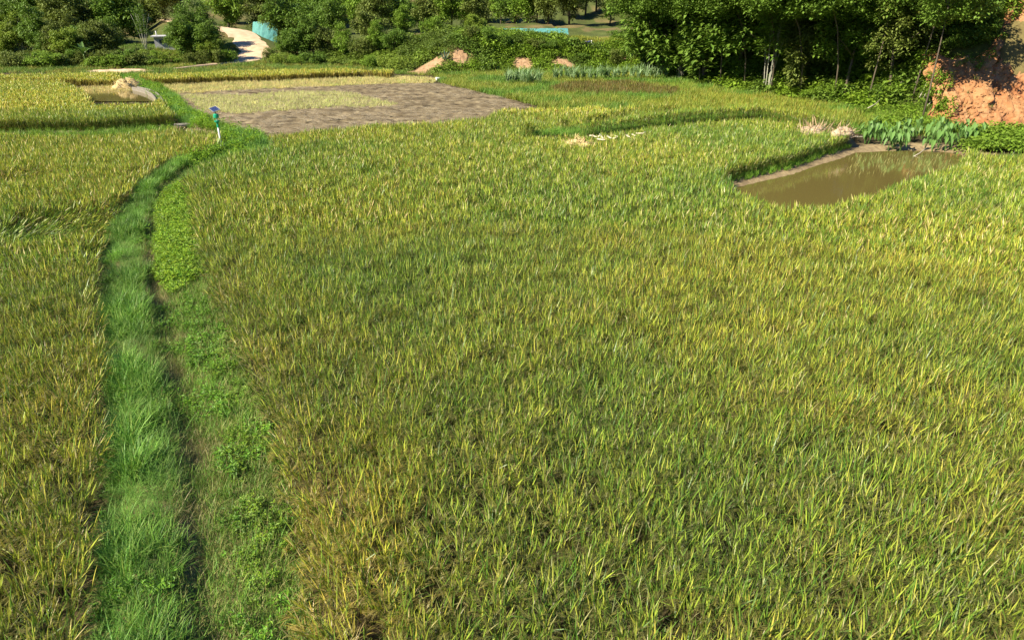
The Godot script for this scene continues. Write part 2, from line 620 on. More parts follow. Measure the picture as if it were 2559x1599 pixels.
func trunk_mesh(h: float, r: float, spread_: float, limbs: int, low := 0.35) -> ArrayMesh:
	var b := MB.new()
	var col := Color(1, 1, 1)
	var bendx := R.randf_range(-0.12, 0.12) * h
	var pts := [Vector3(0, -0.3, 0), Vector3(bendx * 0.3, h * 0.3, 0.05), Vector3(bendx, h * 0.65, R.randf_range(-0.1, 0.1)), Vector3(bendx * 1.2, h, 0)]
	tube(b, pts, [r * 1.3, r, r * 0.75, r * 0.35], 7, col)
	for i in limbs:
		var a := TAU * i / limbs + R.randf_range(-0.4, 0.4)
		var y := h * R.randf_range(low, maxf(low + 0.1, 0.8))
		var s := Vector3(bendx * y / h, y, 0)
		var e := s + Vector3(cos(a) * spread_ * R.randf_range(0.5, 0.9), h * R.randf_range(0.15, 0.4), sin(a) * spread_ * R.randf_range(0.5, 0.9))
		tube(b, [s, s.lerp(e, 0.5) + Vector3(0, 0.1, 0), e], [r * 0.5, r * 0.35, r * 0.12], 5, col)
	return b.mesh(true)

var crowns := []
var trunks := []
var bushes := []
var bush_stems := []
var greens := {}

func hit(px: float, py: float, lift := 0.0) -> Vector3:
	# where the sight line through a pixel meets the land
	var d := 30.0
	while d < 320.0:
		var p := PD(px, py, d)
		if p.y < height(p.x, p.z) + lift:
			return p
		d += 0.4 if d < 140 else 1.5
	return PD(px, py, 320)

func at_px(px: float, z: float, h := 2.0) -> Vector3:
	var dep := -z * cos(TH) - (h - CAMH) * sin(TH)
	return ground_at((px - 1279.5) * dep / F, z)

func look(label: String, s: Vector3, green: String) -> String:
	var size := "large " if s.y > 1.45 else "tall " if s.y > 1.1 else "small " if s.y < 0.85 else ""
	return size + {"mid": "mid green ", "bright": "bright green ", "fresh": "yellow green ", "olive": "olive green "}[green] + label

func tree(called: String, label: String, group: String, p: Vector3, kind: int, s: Vector3, green: String) -> void:
	var o := thing(called, look(label, s, green), "tree", p, R.randf() * TAU, group)
	var t := part(o, "trunk", trunks[kind], M.bark)
	t.scale = s
	var c := part(o, "crown", crowns[kind], greens[green])
	c.scale = s

func bush(called: String, label: String, group: String, p: Vector3, kind: int, s: Vector3, green: String) -> void:
	var o := thing(called, look(label, s, green), "bush", p, R.randf() * TAU, group)
	var t := part(o, "stem", bush_stems[kind % bush_stems.size()], M.bark)
	t.scale = s
	var c := part(o, "foliage", bushes[kind], greens[green])
	c.scale = s

func bamboo(label: String, group: String, p: Vector3, n: int, h: float, r: float, spread_: float, pale: Material, leafy: float, green: String) -> void:
	var o := thing("bamboo_clump", label, "bamboo", p, 0.0, group)
	for i in n:
		var b := MB.new()
		var a := R.randf() * TAU
		var base := Vector3(cos(a), 0, sin(a)) * R.randf() * spread_ * 0.6 - Vector3(0, 0.3, 0)
		var lean := Vector3(cos(a), 0, sin(a)) * R.randf_range(0.05, 0.22) * h
		var pts := []
		var rad := []
		for k in 6:
			var t := k / 5.0
			pts.append(base + Vector3(0, h * t * R.randf_range(0.97, 1.0), 0) + lean * t * t)
			rad.append(r * (1.0 - 0.7 * t))
		tube(b, pts, rad, 6, Color.WHITE)
		part(o, "culm", b.mesh(true), pale)
	if leafy > 0:
		var b2 := MB.new()
		for i in int(900 * leafy):
			var a := R.randf() * TAU
			var rr := sqrt(R.randf()) * spread_ * 1.8
			var y := h * R.randf_range(0.55, 1.1) - rr * 0.35
			var p2 := Vector3(cos(a) * rr, y, sin(a) * rr)
			var j := R.randf_range(0.7, 1.3)
			for k in 3:
				leaf(b2, p2 + Vector3(R.randf(), R.randf(), R.randf()) * 0.25, R.randf() * TAU, R.randf_range(-1.2, 0.1), 0.34, 0.06, Color(j, j, j * 0.9))
		part(o, "foliage", b2.flat(), greens[green])

# ---------------------------------------------------------------- single things
func insect_lamp() -> void:
	var o := thing("solar_insect_lamp", "white pole with green insect trap and small solar panel beside the path", "insect lamp", ground_at(P(556, 386).x, P(556, 386).z))
	var b := MB.new()
	tube(b, [Vector3(0, -0.2, 0), Vector3(0, 1.45, 0)], [0.055, 0.05], 14, Color.WHITE)
	part(o, "pole", b.mesh(true), M.white_paint)
	b = MB.new()
	tube(b, [Vector3(0, 1.4, 0), Vector3(0, 1.5, 0), Vector3(0, 1.66, 0)], [0.056, 0.06, 0.05], 14, Color.WHITE)
	part(o, "sleeve", b.mesh(), M.trap_green)
	b = MB.new()
	tube(b, [Vector3(0, 1.62, 0), Vector3(0, 1.68, 0), Vector3(0, 1.72, 0), Vector3(0, 1.8, 0), Vector3(0, 1.78, 0), Vector3(0, 1.70, 0)], [0.06, 0.08, 0.135, 0.145, 0.12, 0.05], 18, Color.WHITE, false)
	part(o, "tray", b.mesh(), M.trap_green)
	b = MB.new()
	tube(b, [Vector3(0, 1.70, 0), Vector3(0, 1.97, 0)], [0.03, 0.03], 10, Color.WHITE)
	part(o, "lamp_tube", b.mesh(true), M.white_paint)
	for k in 3:
		b = MB.new()
		var a := TAU * k / 3 + 0.4
		var q := Vector3(cos(a) * 0.11, 0, sin(a) * 0.11)
		tube(b, [q + Vector3(0, 1.74, 0), q + Vector3(0, 1.98, 0)], [0.008, 0.008], 6, Color.WHITE)
		part(o, "rod", b.mesh(true), M.dark_metal)
	b = MB.new()
	tube(b, [Vector3(0, 1.95, 0), Vector3(0, 1.955, 0), Vector3(0, 2.0, 0), Vector3(0, 2.13, 0), Vector3(0, 2.17, 0)], [0.10, 0.145, 0.15, 0.15, 0.10], 18, Color.WHITE)
	part(o, "cap", b.mesh(), M.trap_green)
	b = MB.new()
	tube(b, [Vector3(0, 2.15, 0), Vector3(-0.01, 2.3, 0), Vector3(-0.02, 2.41, -0.02)], [0.025, 0.025, 0.02], 8, Color.WHITE)
	tube(b, [Vector3(-0.1, 2.2, 0), Vector3(-0.07, 2.3, 0.03), Vector3(0.0, 2.36, 0.05)], [0.015, 0.015, 0.015], 6, Color.WHITE)
	part(o, "bracket", b.mesh(true), M.dark_metal)
	var n := Vector3(0, cos(0.36), sin(0.36))
	var ax := Vector3(0.40, -0.142, 0.39).normalized()
	var az := ax.cross(n).normalized()
	var panel := part(o, "solar_panel", null, M.cell_blue)
	panel.transform = Transform3D(Basis(ax, n, az), Vector3(-0.02, 2.43, 0))
	b = MB.new()
	box(b, Vector3(-0.275, -0.012, -0.19), Vector3(0.275, 0.008, 0.19))
	panel.mesh = b.mesh()
	b = MB.new()
	for s in [-1, 1]:
		box(b, Vector3(-0.29, -0.02, s * 0.2 - 0.011), Vector3(0.29, 0.014, s * 0.2 + 0.011))
		box(b, Vector3(s * 0.28 - 0.011, -0.02, -0.188), Vector3(s * 0.28 + 0.011, 0.014, 0.188))
	part(panel, "frame", b.mesh(), M.alu)
	b = MB.new()
	for k in 3:
		box(b, Vector3(-0.14 + 0.14 * k - 0.002, 0.0085, -0.188), Vector3(-0.14 + 0.14 * k + 0.002, 0.0095, 0.188))
	part(panel, "cell_line", b.mesh(), M.alu)
	b = MB.new()
	var pts := []
	var rad := []
	for k in 9:
		var t := k / 8.0
		pts.append(Vector3(-0.1, 2.2, 0.03).lerp(Vector3(-0.02, 1.6, 0.04), t) + Vector3(-0.11, 0, 0) * sin(PI * t))
		rad.append(0.009)
	tube(b, pts, rad, 6, Color.WHITE)
	part(o, "cable", b.mesh(true), M.pale_green)

func hut() -> void:
	var p := PD(412, 112, 122)
	p.y = height(p.x, p.z) - 0.3
	var top := PD(412, 88.5, 122).y - p.y
	var o := thing("hut", "small grey concrete hut with flat roof half hidden by bushes", "hut", p, 0.35)
	var b := MB.new()
	box(b, Vector3(-1.35, -0.5, -2), Vector3(3.4, top - 0.16, 2))
	part(o, "wall", b.mesh(), M.plaster)
	b = MB.new()
	box(b, Vector3(-1.75, top - 0.157, -2.4), Vector3(3.8, top, 2.4))
	part(o, "roof", b.mesh(), M.plaster)
	b = MB.new()
	tube(b, [Vector3(-0.9, top, 1.5), Vector3(-0.9, top + 0.75, 1.5)], [0.09, 0.09], 10, Color.WHITE)
	part(o, "vent_pipe", b.mesh(true), M.white_paint)
	b = MB.new()
	box(b, Vector3(1.2, 0.2, 2.003), Vector3(2.1, top - 0.5, 2.04))
	part(o, "door", b.mesh(), M.dark_wood)
	b = MB.new()
	box(b, Vector3(-0.6, top * 0.45, 2.003), Vector3(0.2, top * 0.72, 2.03))
	part(o, "window", b.mesh(), M.dark_metal)

func straw_heap(called: String, label: String, p: Vector3, rx: float, h: float, n: int, len_: float, wide: float, mat: Material, upright := 0.0) -> void:
	var o := thing(called, label, "straw heap", p, R.randf() * TAU)
	var b := MB.new()
	var rings := 7
	var sides := 16
	var pts := []
	for j in rings + 1:
		var t := float(j) / rings
		var row := []
		for i in sides:
			var a := TAU * i / sides
			var nn := 1.0 + 0.55 * n_fine.get_noise_2d(cos(a) * 1.5 + p.x, sin(a) * 1.5 + t * 2) + 0.2 * cos(a * 2)
			row.append(Vector3(cos(a) * rx * (1 - t * t) * nn, h * (1 - pow(1 - t, 1.6)) * nn - 0.1, sin(a) * rx * (1 - t * t) * nn * 0.8))
		pts.append(row)
	for j in rings:
		for i in sides:
			var i2 := (i + 1) % sides
			b.quad(pts[j][i], pts[j][i2], pts[j + 1][i2], pts[j + 1][i], Color.WHITE)
	part(o, "heap", b.mesh(true), mat)
	b = MB.new()
	for i in n:
		var row: Array = pts[R.randi() % rings]
		var q: Vector3 = row[R.randi() % sides] * R.randf_range(0.9, 1.05) + Vector3(0, 0.03, 0)
		blade(b, q, R.randf() * TAU, len_ * R.randf_range(0.5, 1.2), wide * R.randf_range(0.7, 1.3), R.randf_range(0.2, 0.8) if R.randf() < upright else R.randf_range(0.9, 1.7), R.randf_range(-0.3, 0.6), 2, jit(Color(0.95, 0.9, 0.8), 0.25), R.randf_range(-1, 1))
	var s := part(o, "loose_straw", b.flat(), mat)
	s.set_meta("kind", "stuff")

func channel() -> void:
	var o := thing("irrigation_channel", "curved grey concrete irrigation channel beside the straw heap and grassy bund", "channel")
	var line := [P(336, 219, 0.3), P(352, 222, 0.32), P(370, 227, 0.34), P(385, 235, 0.34), P(394, 245, 0.32), P(400, 258, 0.28)]
	for name_ in [["bed", [[-0.2, -0.1], [0.2, -0.1], [0.2, -0.4], [-0.2, -0.4]]], ["side_wall", [[-0.3, 0.1], [-0.205, 0.1], [-0.205, -0.5], [-0.3, -0.5]]], ["side_wall", [[0.205, 0.1], [0.3, 0.1], [0.3, -0.5], [0.205, -0.5]]]]:
		var b := MB.new()
		var prof: Array = name_[1]
		var rows := []
		for i in line.size():
			var d: Vector3 = (line[mini(i + 1, line.size() - 1)] - line[maxi(i - 1, 0)])
			d.y = 0
			d = d.normalized()
			var s := Vector3(-d.z, 0, d.x)
			var row := []
			for q in prof:
				row.append(line[i] + s * q[0] + Vector3(0, q[1], 0))
			rows.append(row)
		for i in line.size() - 1:
			for k in 4:
				var k2 := (k + 1) % 4
				b.quad(rows[i][k], rows[i][k2], rows[i + 1][k2], rows[i + 1][k], Color.WHITE)
		for e in [0, line.size() - 1]:
			b.quad(rows[e][0], rows[e][1], rows[e][2], rows[e][3], Color.WHITE)
		part(o, name_[0], b.mesh(), M.concrete)

func motorbike(p: Vector3) -> void:
	var o := thing("motorcycle", "dark motorcycle parked on the grassy top of the green bank", "motorcycle", p, -0.6)
	for s in [-1, 1]:
		var w := part(o, "wheel", null, M.dark_metal)
		w.position = Vector3(s * 0.62, 0.29, 0)
		var b := MB.new()
		var pts := []
		var rad := []
		for k in 17:
			var a := TAU * k / 16
			pts.append(Vector3(cos(a) * 0.25, sin(a) * 0.25, 0)); rad.append(0.05)
		tube(b, pts, rad, 6, Color.WHITE, false)
		w.mesh = b.mesh(true)
		b = MB.new()
		tube(b, [Vector3(0, 0, -0.05), Vector3(0, 0, 0.05)], [0.1, 0.1], 10, Color.WHITE)
		part(w, "hub", b.mesh(), M.alu)
	var b2 := MB.new()
	tube(b2, [Vector3(0.3, 0.45, 0), Vector3(0.0, 0.42, 0), Vector3(-0.35, 0.5, 0)], [0.14, 0.17, 0.1], 8, Color.WHITE)
	part(o, "engine", b2.mesh(true), M.dark_metal)
	b2 = MB.new()
	tube(b2, [Vector3(0.33, 0.78, 0), Vector3(0.15, 0.8, 0), Vector3(-0.1, 0.7, 0)], [0.08, 0.15, 0.1], 8, Color.WHITE)
	part(o, "tank", b2.mesh(true), M.cell_blue)
	b2 = MB.new()
	tube(b2, [Vector3(-0.08, 0.74, 0), Vector3(-0.4, 0.74, 0), Vector3(-0.72, 0.82, 0)], [0.1, 0.13, 0.08], 8, Color.WHITE)
	part(o, "seat", b2.mesh(true), M.dark_metal)
	b2 = MB.new()
	tube(b2, [Vector3(0.62, 0.29, 0.06), Vector3(0.42, 0.98, 0.06)], [0.03, 0.03], 6, Color.WHITE)
	part(o, "fork", b2.mesh(true), M.alu)
	b2 = MB.new()
	tube(b2, [Vector3(0.36, 1.02, -0.35), Vector3(0.42, 1.0, 0), Vector3(0.36, 1.02, 0.35)], [0.02, 0.02, 0.02], 6, Color.WHITE)
	part(o, "handlebar", b2.mesh(true), M.dark_metal)
	b2 = MB.new()
	tube(b2, [Vector3(0.45, 0.86, 0), Vector3(0.56, 0.86, 0)], [0.1, 0.08], 10, Color.WHITE)
	part(o, "headlight", b2.mesh(true), M.white_paint)

func taro_leaf_mesh(l: float, tall: float, out: float) -> ArrayMesh:
	# stalk and a heart-shaped blade that hangs from its top
	var b := MB.new()
	var top := Vector3(out, tall, 0)
	tube(b, [Vector3.ZERO, Vector3(out * 0.25, tall * 0.55, 0), top], [0.016, 0.012, 0.008], 5, Color(0.75, 0.8, 0.8))
	var down := R.randf_range(0.75, 1.45)
	var d := Vector3(cos(down), -sin(down), 0)
	var up := Vector3(sin(down), cos(down), 0)
	var rim := [[-0.22, 0.0], [-0.42, 0.14], [-0.36, 0.24], [-0.12, 0.30], [0.2, 0.27], [0.5, 0.17], [0.8, 0.06], [1.0, 0.0]]
	var col := jit(Color.WHITE, 0.12)
	for s in [-1.0, 1.0]:
		for i in rim.size() - 1:
			var a: Vector3 = top + (d * rim[i][0] + Vector3(0, 0, s) * rim[i][1]) * l * 0.72 + up * rim[i][1] * 0.35 * l
			var e: Vector3 = top + (d * rim[i + 1][0] + Vector3(0, 0, s) * rim[i + 1][1]) * l * 0.72 + up * rim[i + 1][1] * 0.35 * l
			b.tri(top + d * 0.1 * l, a, e, col)
	return b.mesh()

func banana_leaf_mesh(l: float, w: float, tilt: float, bend: float) -> ArrayMesh:
	var b := MB.new()
	var p := Vector3.ZERO
	var segs := 8
	for i in segs:
		var t0 := float(i) / segs
		var t1 := float(i + 1) / segs
		var a := tilt + bend * t0
		var q := p + Vector3(sin(a), cos(a), 0) * l / segs
		var w0 := w * sin(PI * clampf(t0 * 0.93 + 0.04, 0, 1)) * 0.5
		var w1 := w * sin(PI * clampf(t1 * 0.93 + 0.04, 0, 1)) * 0.5
		for s in [-1.0, 1.0]:
			var j := R.randf_range(0.85, 1.15)
			b.quad(p, q, q + Vector3(0, w1 * 0.25, s * w1), p + Vector3(0, w0 * 0.25, s * w0 * R.randf_range(0.75, 1.0)), Color(j, j, j))
		p = q
	return b.flat()

func rod(called: String, label: String, category: String, group: String, a: Vector3, e: Vector3, r: float, mat: Material) -> void:
	var o := MeshInstance3D.new()
	o.name = numbered(called)
	var b := MB.new()
	var mid := (e - a) * 0.5 + Vector3(0, -0.02, 0.02) * a.distance_to(e)
	tube(b, [Vector3.ZERO, mid, e - a], [r, r * 0.85, r * 0.55], 7, Color.WHITE)
	o.mesh = b.mesh(true)
	o.material_override = mat
	add_child(o)
	o.position = a
	tag(o, label, category, group)

var bare := []
func earth_patch(called: String, c: Vector3, rx: float, rz: float, proud: float, mat: Material) -> void:
	bare.append([Vector2(c.x, c.z), maxf(rx, rz)])
	var b := MB.new()
	var pts := []
	for j in 11:
		var row := []
		for i in 21:
			var a := TAU * i / 20
			var t := j / 10.0
			var rr := t * (1.0 + 0.6 * n_fine.get_noise_2d(cos(a) * 2 + c.x, sin(a) * 2 + c.z))
			var x := c.x + cos(a) * rx * rr
			var z := c.z + sin(a) * rz * rr
			row.append(Vector3(x, height(x, z) + proud * (1 - t * t) + 0.3 * n_fine.get_noise_2d(x * 2, z * 2) * (1 - t) + (0.1 if j < 10 else -0.3), z))
		pts.append(row)
	for j in 10:
		for i in 20:
			b.quad(pts[j][i], pts[j][i + 1], pts[j + 1][i + 1], pts[j + 1][i], Color.WHITE)
	structure(called, b.mesh(true), mat)

func bared(p: Vector2) -> bool:
	for q in bare:
		if p.distance_to(q[0]) < q[1] * 0.85:
			return true
	return false

func cliff() -> void:
	# raw red slip face; its left slab stands proud of the part beyond the crack
	var b := MB.new()
	var nu := 170
	var nv := 80
	var rows := []
	var x0 := 30.6
	for j in nv + 1:
		var v := float(j) / nv
		var row := []
		for i in nu + 1:
			var u := float(i) / nu
			var x := x0 + u * 24.0 + v * 1.1 * (1 - u) + (n_mid.get_noise_1d(v * 9) * 0.7 + n_fine.get_noise_1d(v * 4) * 0.25) * maxf(0.0, 1.0 - u * 5)
			var y := -0.4 + v * (5.3 + 6.0 * sm(0.12, 0.4, u) + 0.9 * n_mid.get_noise_1d(u * 40 + 5))
			var z := -49.6 + u * 3.0 - 1.0 * (1 - cos(u * 3.0)) - v * 3.9 - v * v * 1.6 - 2.5 * v * sm(0.12, 0.4, u)
			var crack := 34.3 + (y - 1.0) * 0.45 + 0.3 * n_fine.get_noise_1d(y * 3)
			var back := sm(-0.05, 0.12, x - crack) * sm(0.5, 2.4, y) * 1.1
			back *= 1.0 - sm(5, 12, x - crack)
			z -= back
			var sc := n_fine.get_noise_3d(x * 1.6, y * 1.1, 3)
			z += sc * 0.30 + n_mid.get_noise_3d(x * 3, y * 2, 9) * 0.4 + n_big.get_noise_3d(x * 6, y * 2, 1) * 0.5
			z += n_fine.get_noise_3d(x * 4.5, y * 4.5, 7) * 0.14 + (0.12 if n_fine.get_noise_3d(x * 3, y * 2.2, 40) > 0.22 else 0.0)
			if u < 0.03:
				z -= (0.03 - u) * 60
				x += (0.03 - u) * 8
			if v > 0.93:
				z -= (v - 0.93) * 40
				y -= (v - 0.93) * 4
				x += (v - 0.93) * 26 * maxf(0.0, 1.0 - u * 8)
			var red := n_mid.get_noise_3d(x * 3, y * 3, 30)
			row.append([Vector3(x, y, z), Color(1, 1, 1).lerp(Color(0.85, 0.72, 0.68), clampf(red * 1.5 + 0.3, 0, 1))])
		rows.append(row)
	for j in nv:
		for i in nu:
			for t in [[0, 0, 1, 0, 1, 1], [0, 0, 1, 1, 0, 1]]:
				var q := []
				for k in 3:
					q.append(rows[j + t[k * 2 + 1]][i + t[k * 2]])
				b.tri(q[0][0], q[1][0], q[2][0], q[0][1])
	var m := b.mesh(true)
	structure("cliff", m, M.red_earth)
	# clods that have rolled off the face
	var clod := MB.new()
	var s3 := SphereMesh.new()
	s3.radius = 0.5
	s3.height = 1.0
	s3.radial_segments = 7
	s3.rings = 4
	var ar := s3.get_mesh_arrays()
	for i in ar[Mesh.ARRAY_INDEX].size() / 3:
		var q := []
		for k in 3:
			var w: Vector3 = ar[Mesh.ARRAY_VERTEX][ar[Mesh.ARRAY_INDEX][i * 3 + k]]
			q.append(w * (1.0 + 0.7 * n_fine.get_noise_3dv(w * 3)))
		clod.tri(q[0], q[1], q[2], Color.WHITE)
	var kc := Copies.new()
	for i in 900:
		var j := int(pow(R.randf(), 1.8) * (nv - 8))
		var w: Vector3 = rows[j][4 + R.randi() % (nu - 10)][0]
		var sz := R.randf_range(0.05, 0.16) * (1.6 if R.randf() < 0.1 else 1.0)
		var g := R.randf_range(0.65, 1.1)
		kc.put(Transform3D(Basis.from_euler(Vector3(R.randf() * 6, R.randf() * 6, 0)).scaled(Vector3.ONE * sz), w + Vector3(0, 0, 0.03)), Color(g, g, g))
	var oc := stuff("earth_clods", "crumbled red earth clods lying on the cliff face", "clods")
	scatter_mesh(oc, "clods", clod.mesh(true), M.red_earth, kc)
	var hang := MB.new()
	for k in 70:
		var a := R.randf() * TAU
		var r := sqrt(R.randf()) * 0.5
		var j := R.randf_range(0.7, 1.3)
		leaf(hang, Vector3(cos(a) * r, R.randf_range(-0.35, 0.3), sin(a) * r * 0.6 + 0.1), R.randf() * TAU, R.randf_range(-1.0, 0.4), R.randf_range(0.14, 0.26), 0.11, Color(0.2 * j, 0.33 * j, 0.035 * j))
	var kh := Copies.new()
	for i in 150:
		var w: Vector3
		if i < 45: w = rows[R.randi() % nv][1 + int(pow(R.randf(), 2.0) * 5)][0]
		else: w = rows[nv - 3 - int(pow(R.randf(), 2.0) * 10)][R.randi() % nu][0]
		kh.put(placed(w, R.randf() * TAU, Vector3.ONE * R.randf_range(0.6, 1.4)), tone(Color(1, 1, 1), Vector2(w.x, w.z), 0.4))
	scatter_mesh(stuff("hanging_creepers", "green creepers spilling over the edges of the red cliff", "creepers"), "creepers", hang.flat(), M.grass, kh)
	var kt := Copies.new()
	var tuft := grass_tuft(30, 0.2, 0.5, 0.02, 0.2, 0.9, 1.2, [Color(0.2, 0.24, 0.06), Color(0.3, 0.28, 0.1), Color(0.13, 0.2, 0.04)], 3)
	for i in 60:
		var w: Vector3 = rows[8 + R.randi() % (nv - 14)][6 + R.randi() % (nu - 20)][0]
		kt.put(placed(w, R.randf() * TAU, Vector3.ONE * R.randf_range(0.4, 1.1)), Color(1, 1, 1))
	scatter_mesh(stuff("cliff_tufts", "small dry grass tufts growing on the red cliff face", "grass"), "tufts", tuft, M.grass, kt)

# ---------------------------------------------------------------- the place
func _ready() -> void:
	R.seed = 20240917
	var cam := Camera3D.new()
	cam.name = "camera"
	cam.position = Vector3(0, CAMH, 0)
	cam.rotation = Vector3(-TH, 0, 0)
	cam.fov = rad_to_deg(2.0 * atan(799.5 / F))
	cam.far = 900
	add_child(cam)
	cam.current = true
	var env := Environment.new()
	env.background_mode = Environment.BG_SKY
	var sky := Sky.new()
	var sm_ := ProceduralSkyMaterial.new()
	sm_.sky_top_color = Color(0.24, 0.42, 0.72)
	sm_.sky_horizon_color = Color(0.72, 0.80, 0.88)
	sm_.sky_curve = 0.12
	sm_.ground_horizon_color = Color(0.45, 0.5, 0.42)
	sm_.ground_bottom_color = Color(0.25, 0.28, 0.15)
	sm_.sky_energy_multiplier = 0.7
	sky.sky_material = sm_
	env.sky = sky
	env.tonemap_mode = Environment.TONE_MAPPER_LINEAR
	env.tonemap_exposure = 1.85
	env.sdfgi_enabled = true
	env.ssao_enabled = true
	env.ssil_enabled = true
	var we := WorldEnvironment.new()
	we.name = "world"
	we.environment = env
	add_child(we)
	var sun := DirectionalLight3D.new()
	sun.name = "sun"
	sun.light_color = Color(1.0, 0.95, 0.86)
	sun.light_energy = 1.6
	sun.light_angular_distance = 0.5
	sun.shadow_enabled = true
	add_child(sun)
	sun.look_at_from_position(Vector3(-0.63, 0.66, 0.40) * 100, Vector3.ZERO)

	n_big.seed = 3; n_big.frequency = 0.06; n_big.fractal_octaves = 2
	n_mid.seed = 5; n_mid.frequency = 0.18; n_mid.fractal_octaves = 3
	n_fine.seed = 8; n_fine.frequency = 0.9; n_fine.fractal_octaves = 3
	lay_out()
	materials()
	land()
	print("land ", Time.get_ticks_msec())
	crops()
	print("crops ", Time.get_ticks_msec())
	path_plants()
	rough_ground()
	print("ground cover ", Time.get_ticks_msec())
	woods()
	small_things()
	print("done ", Time.get_ticks_msec())

func materials() -> void:
	M.rice = leaf_mat("rice", Color(1, 1, 1), 0.4, 0.42, 0.5)
	M.grass = leaf_mat("grass", Color(1, 1, 1), 0.45, 0.5, 0.4)
	M.earth = earth_mat("field earth", [[0.0, Color(0.55, 0.5, 0.5)], [0.5, Color(0.9, 0.88, 0.85)], [1.0, Color(1.3, 1.25, 1.1)]], 0.35, 11)
	M.soil = earth_mat("ploughed soil", [[0.0, Color(0.10, 0.078, 0.045)], [0.42, Color(0.18, 0.142, 0.082)], [0.62, Color(0.235, 0.19, 0.112)], [1.0, Color(0.40, 0.335, 0.20)]], 0.11, 21, 6.0)
	M.red_earth = earth_mat("red earth", [[0.0, Color(0.24, 0.11, 0.05)], [0.38, Color(0.41, 0.205, 0.088)], [0.6, Color(0.47, 0.25, 0.115)], [1.0, Color(0.54, 0.365, 0.20)]], 0.3, 31, 9.0)
	M.sand = earth_mat("sandy road", [[0.0, Color(0.58, 0.41, 0.25)], [0.5, Color(0.70, 0.52, 0.33)], [1.0, Color(0.78, 0.62, 0.42)]], 0.1, 41, 2.0)
	M.pale_earth = earth_mat("pale red earth", [[0.0, Color(0.28, 0.17, 0.09)], [0.5, Color(0.42, 0.27, 0.15)], [1.0, Color(0.5, 0.36, 0.22)]], 0.2, 51, 4.0)
	M.bark = plain_mat("bark", Color(0.15, 0.12, 0.085), 0.9)
	M.pale_bark = plain_mat("pale bamboo", Color(0.42, 0.42, 0.33), 0.6)
	M.dry_pole = plain_mat("dry bamboo", Color(0.5, 0.46, 0.36), 0.7)
	M.white_paint = plain_mat("white paint", Color(0.8, 0.8, 0.78), 0.4)
	M.trap_green = plain_mat("green plastic", Color(0.02, 0.42, 0.22), 0.4)
	M.pale_green = plain_mat("pale green cable", Color(0.35, 0.6, 0.3), 0.5)
	M.dark_metal = plain_mat("dark metal", Color(0.03, 0.032, 0.035), 0.5)
	M.alu = plain_mat("aluminium", Color(0.65, 0.66, 0.68), 0.4, 0.6)
	M.cell_blue = plain_mat("solar cells", Color(0.03, 0.045, 0.13), 0.3)
	M.plaster = earth_mat("plaster", [[0.0, Color(0.45, 0.45, 0.47)], [1.0, Color(0.62, 0.62, 0.64)]], 0.5, 61, 0.3)
	M.concrete = earth_mat("concrete", [[0.0, Color(0.18, 0.16, 0.13)], [0.5, Color(0.29, 0.265, 0.225)], [1.0, Color(0.4, 0.37, 0.33)]], 0.6, 71, 0.6)
	M.dark_wood = plain_mat("dark wood", Color(0.12, 0.08, 0.05), 0.8)
	M.straw = leaf_mat("straw", Color(0.66, 0.53, 0.27), 0.2, 0.8, 0.3)
	M.pink_straw = leaf_mat("dry stalks", Color(0.60, 0.47, 0.32), 0.2, 0.8, 0.3)
	M.stalk = plain_mat("dry pale stalk", Color(0.68, 0.62, 0.44), 0.8)
	M.taro = leaf_mat("taro leaf", Color(0.16, 0.31, 0.07), 0.5, 0.5, 0.45)
	M.taro_pale = leaf_mat("pale taro leaf", Color(0.42, 0.52, 0.2), 0.5, 0.4, 0.5)
	M.banana = leaf_mat("banana leaf", Color(0.13, 0.24, 0.05), 0.5, 0.4, 0.5)
	M.cane = leaf_mat("cane leaf", Color(0.30, 0.45, 0.2), 0.45, 0.45, 0.5)
	M.agave = leaf_mat("agave leaf", Color(0.13, 0.22, 0.15), 0.1, 0.5, 0.5)
	var w := StandardMaterial3D.new()
	w.resource_name = "muddy water"
	w.albedo_color = lin(0.15, 0.122, 0.036)
	w.roughness = 0.06
	w.metallic_specular = 0.5
	w.normal_enabled = true
	var nt := noise_tex(512, 0.02, [], 81, 3)
	nt.as_normal_map = true
	nt.bump_strength = 2.0
	w.normal_texture = nt
	w.normal_scale = 0.06
	w.uv1_triplanar = true
	w.uv1_world_triplanar = true
	w.uv1_scale = Vector3.ONE * 0.3
	M.water = w
	var net := StandardMaterial3D.new()
	net.resource_name = "teal netting"
	net.albedo_texture = noise_tex(512, 0.03, [[0.0, Color(0.05, 0.22, 0.2)], [0.5, Color(0.09, 0.31, 0.28)], [1.0, Color(0.18, 0.40, 0.36)]], 91, 4)
	net.uv1_triplanar = true
	net.uv1_world_triplanar = true
	net.uv1_scale = Vector3.ONE * 0.15
	net.roughness = 0.8
	M.net = net
	greens = {
		"mid": leaf_mat("green leaves", Color(0.17, 0.29, 0.04), 0.45, 0.5, 0.45),
		"bright": leaf_mat("bright green leaves", Color(0.25, 0.40, 0.05), 0.5, 0.5, 0.4),
		"fresh": leaf_mat("fresh yellow green leaves", Color(0.29, 0.40, 0.06), 0.5, 0.5, 0.4),
		"olive": leaf_mat("olive leaves", Color(0.2, 0.26, 0.055), 0.4, 0.55, 0.4),
	}

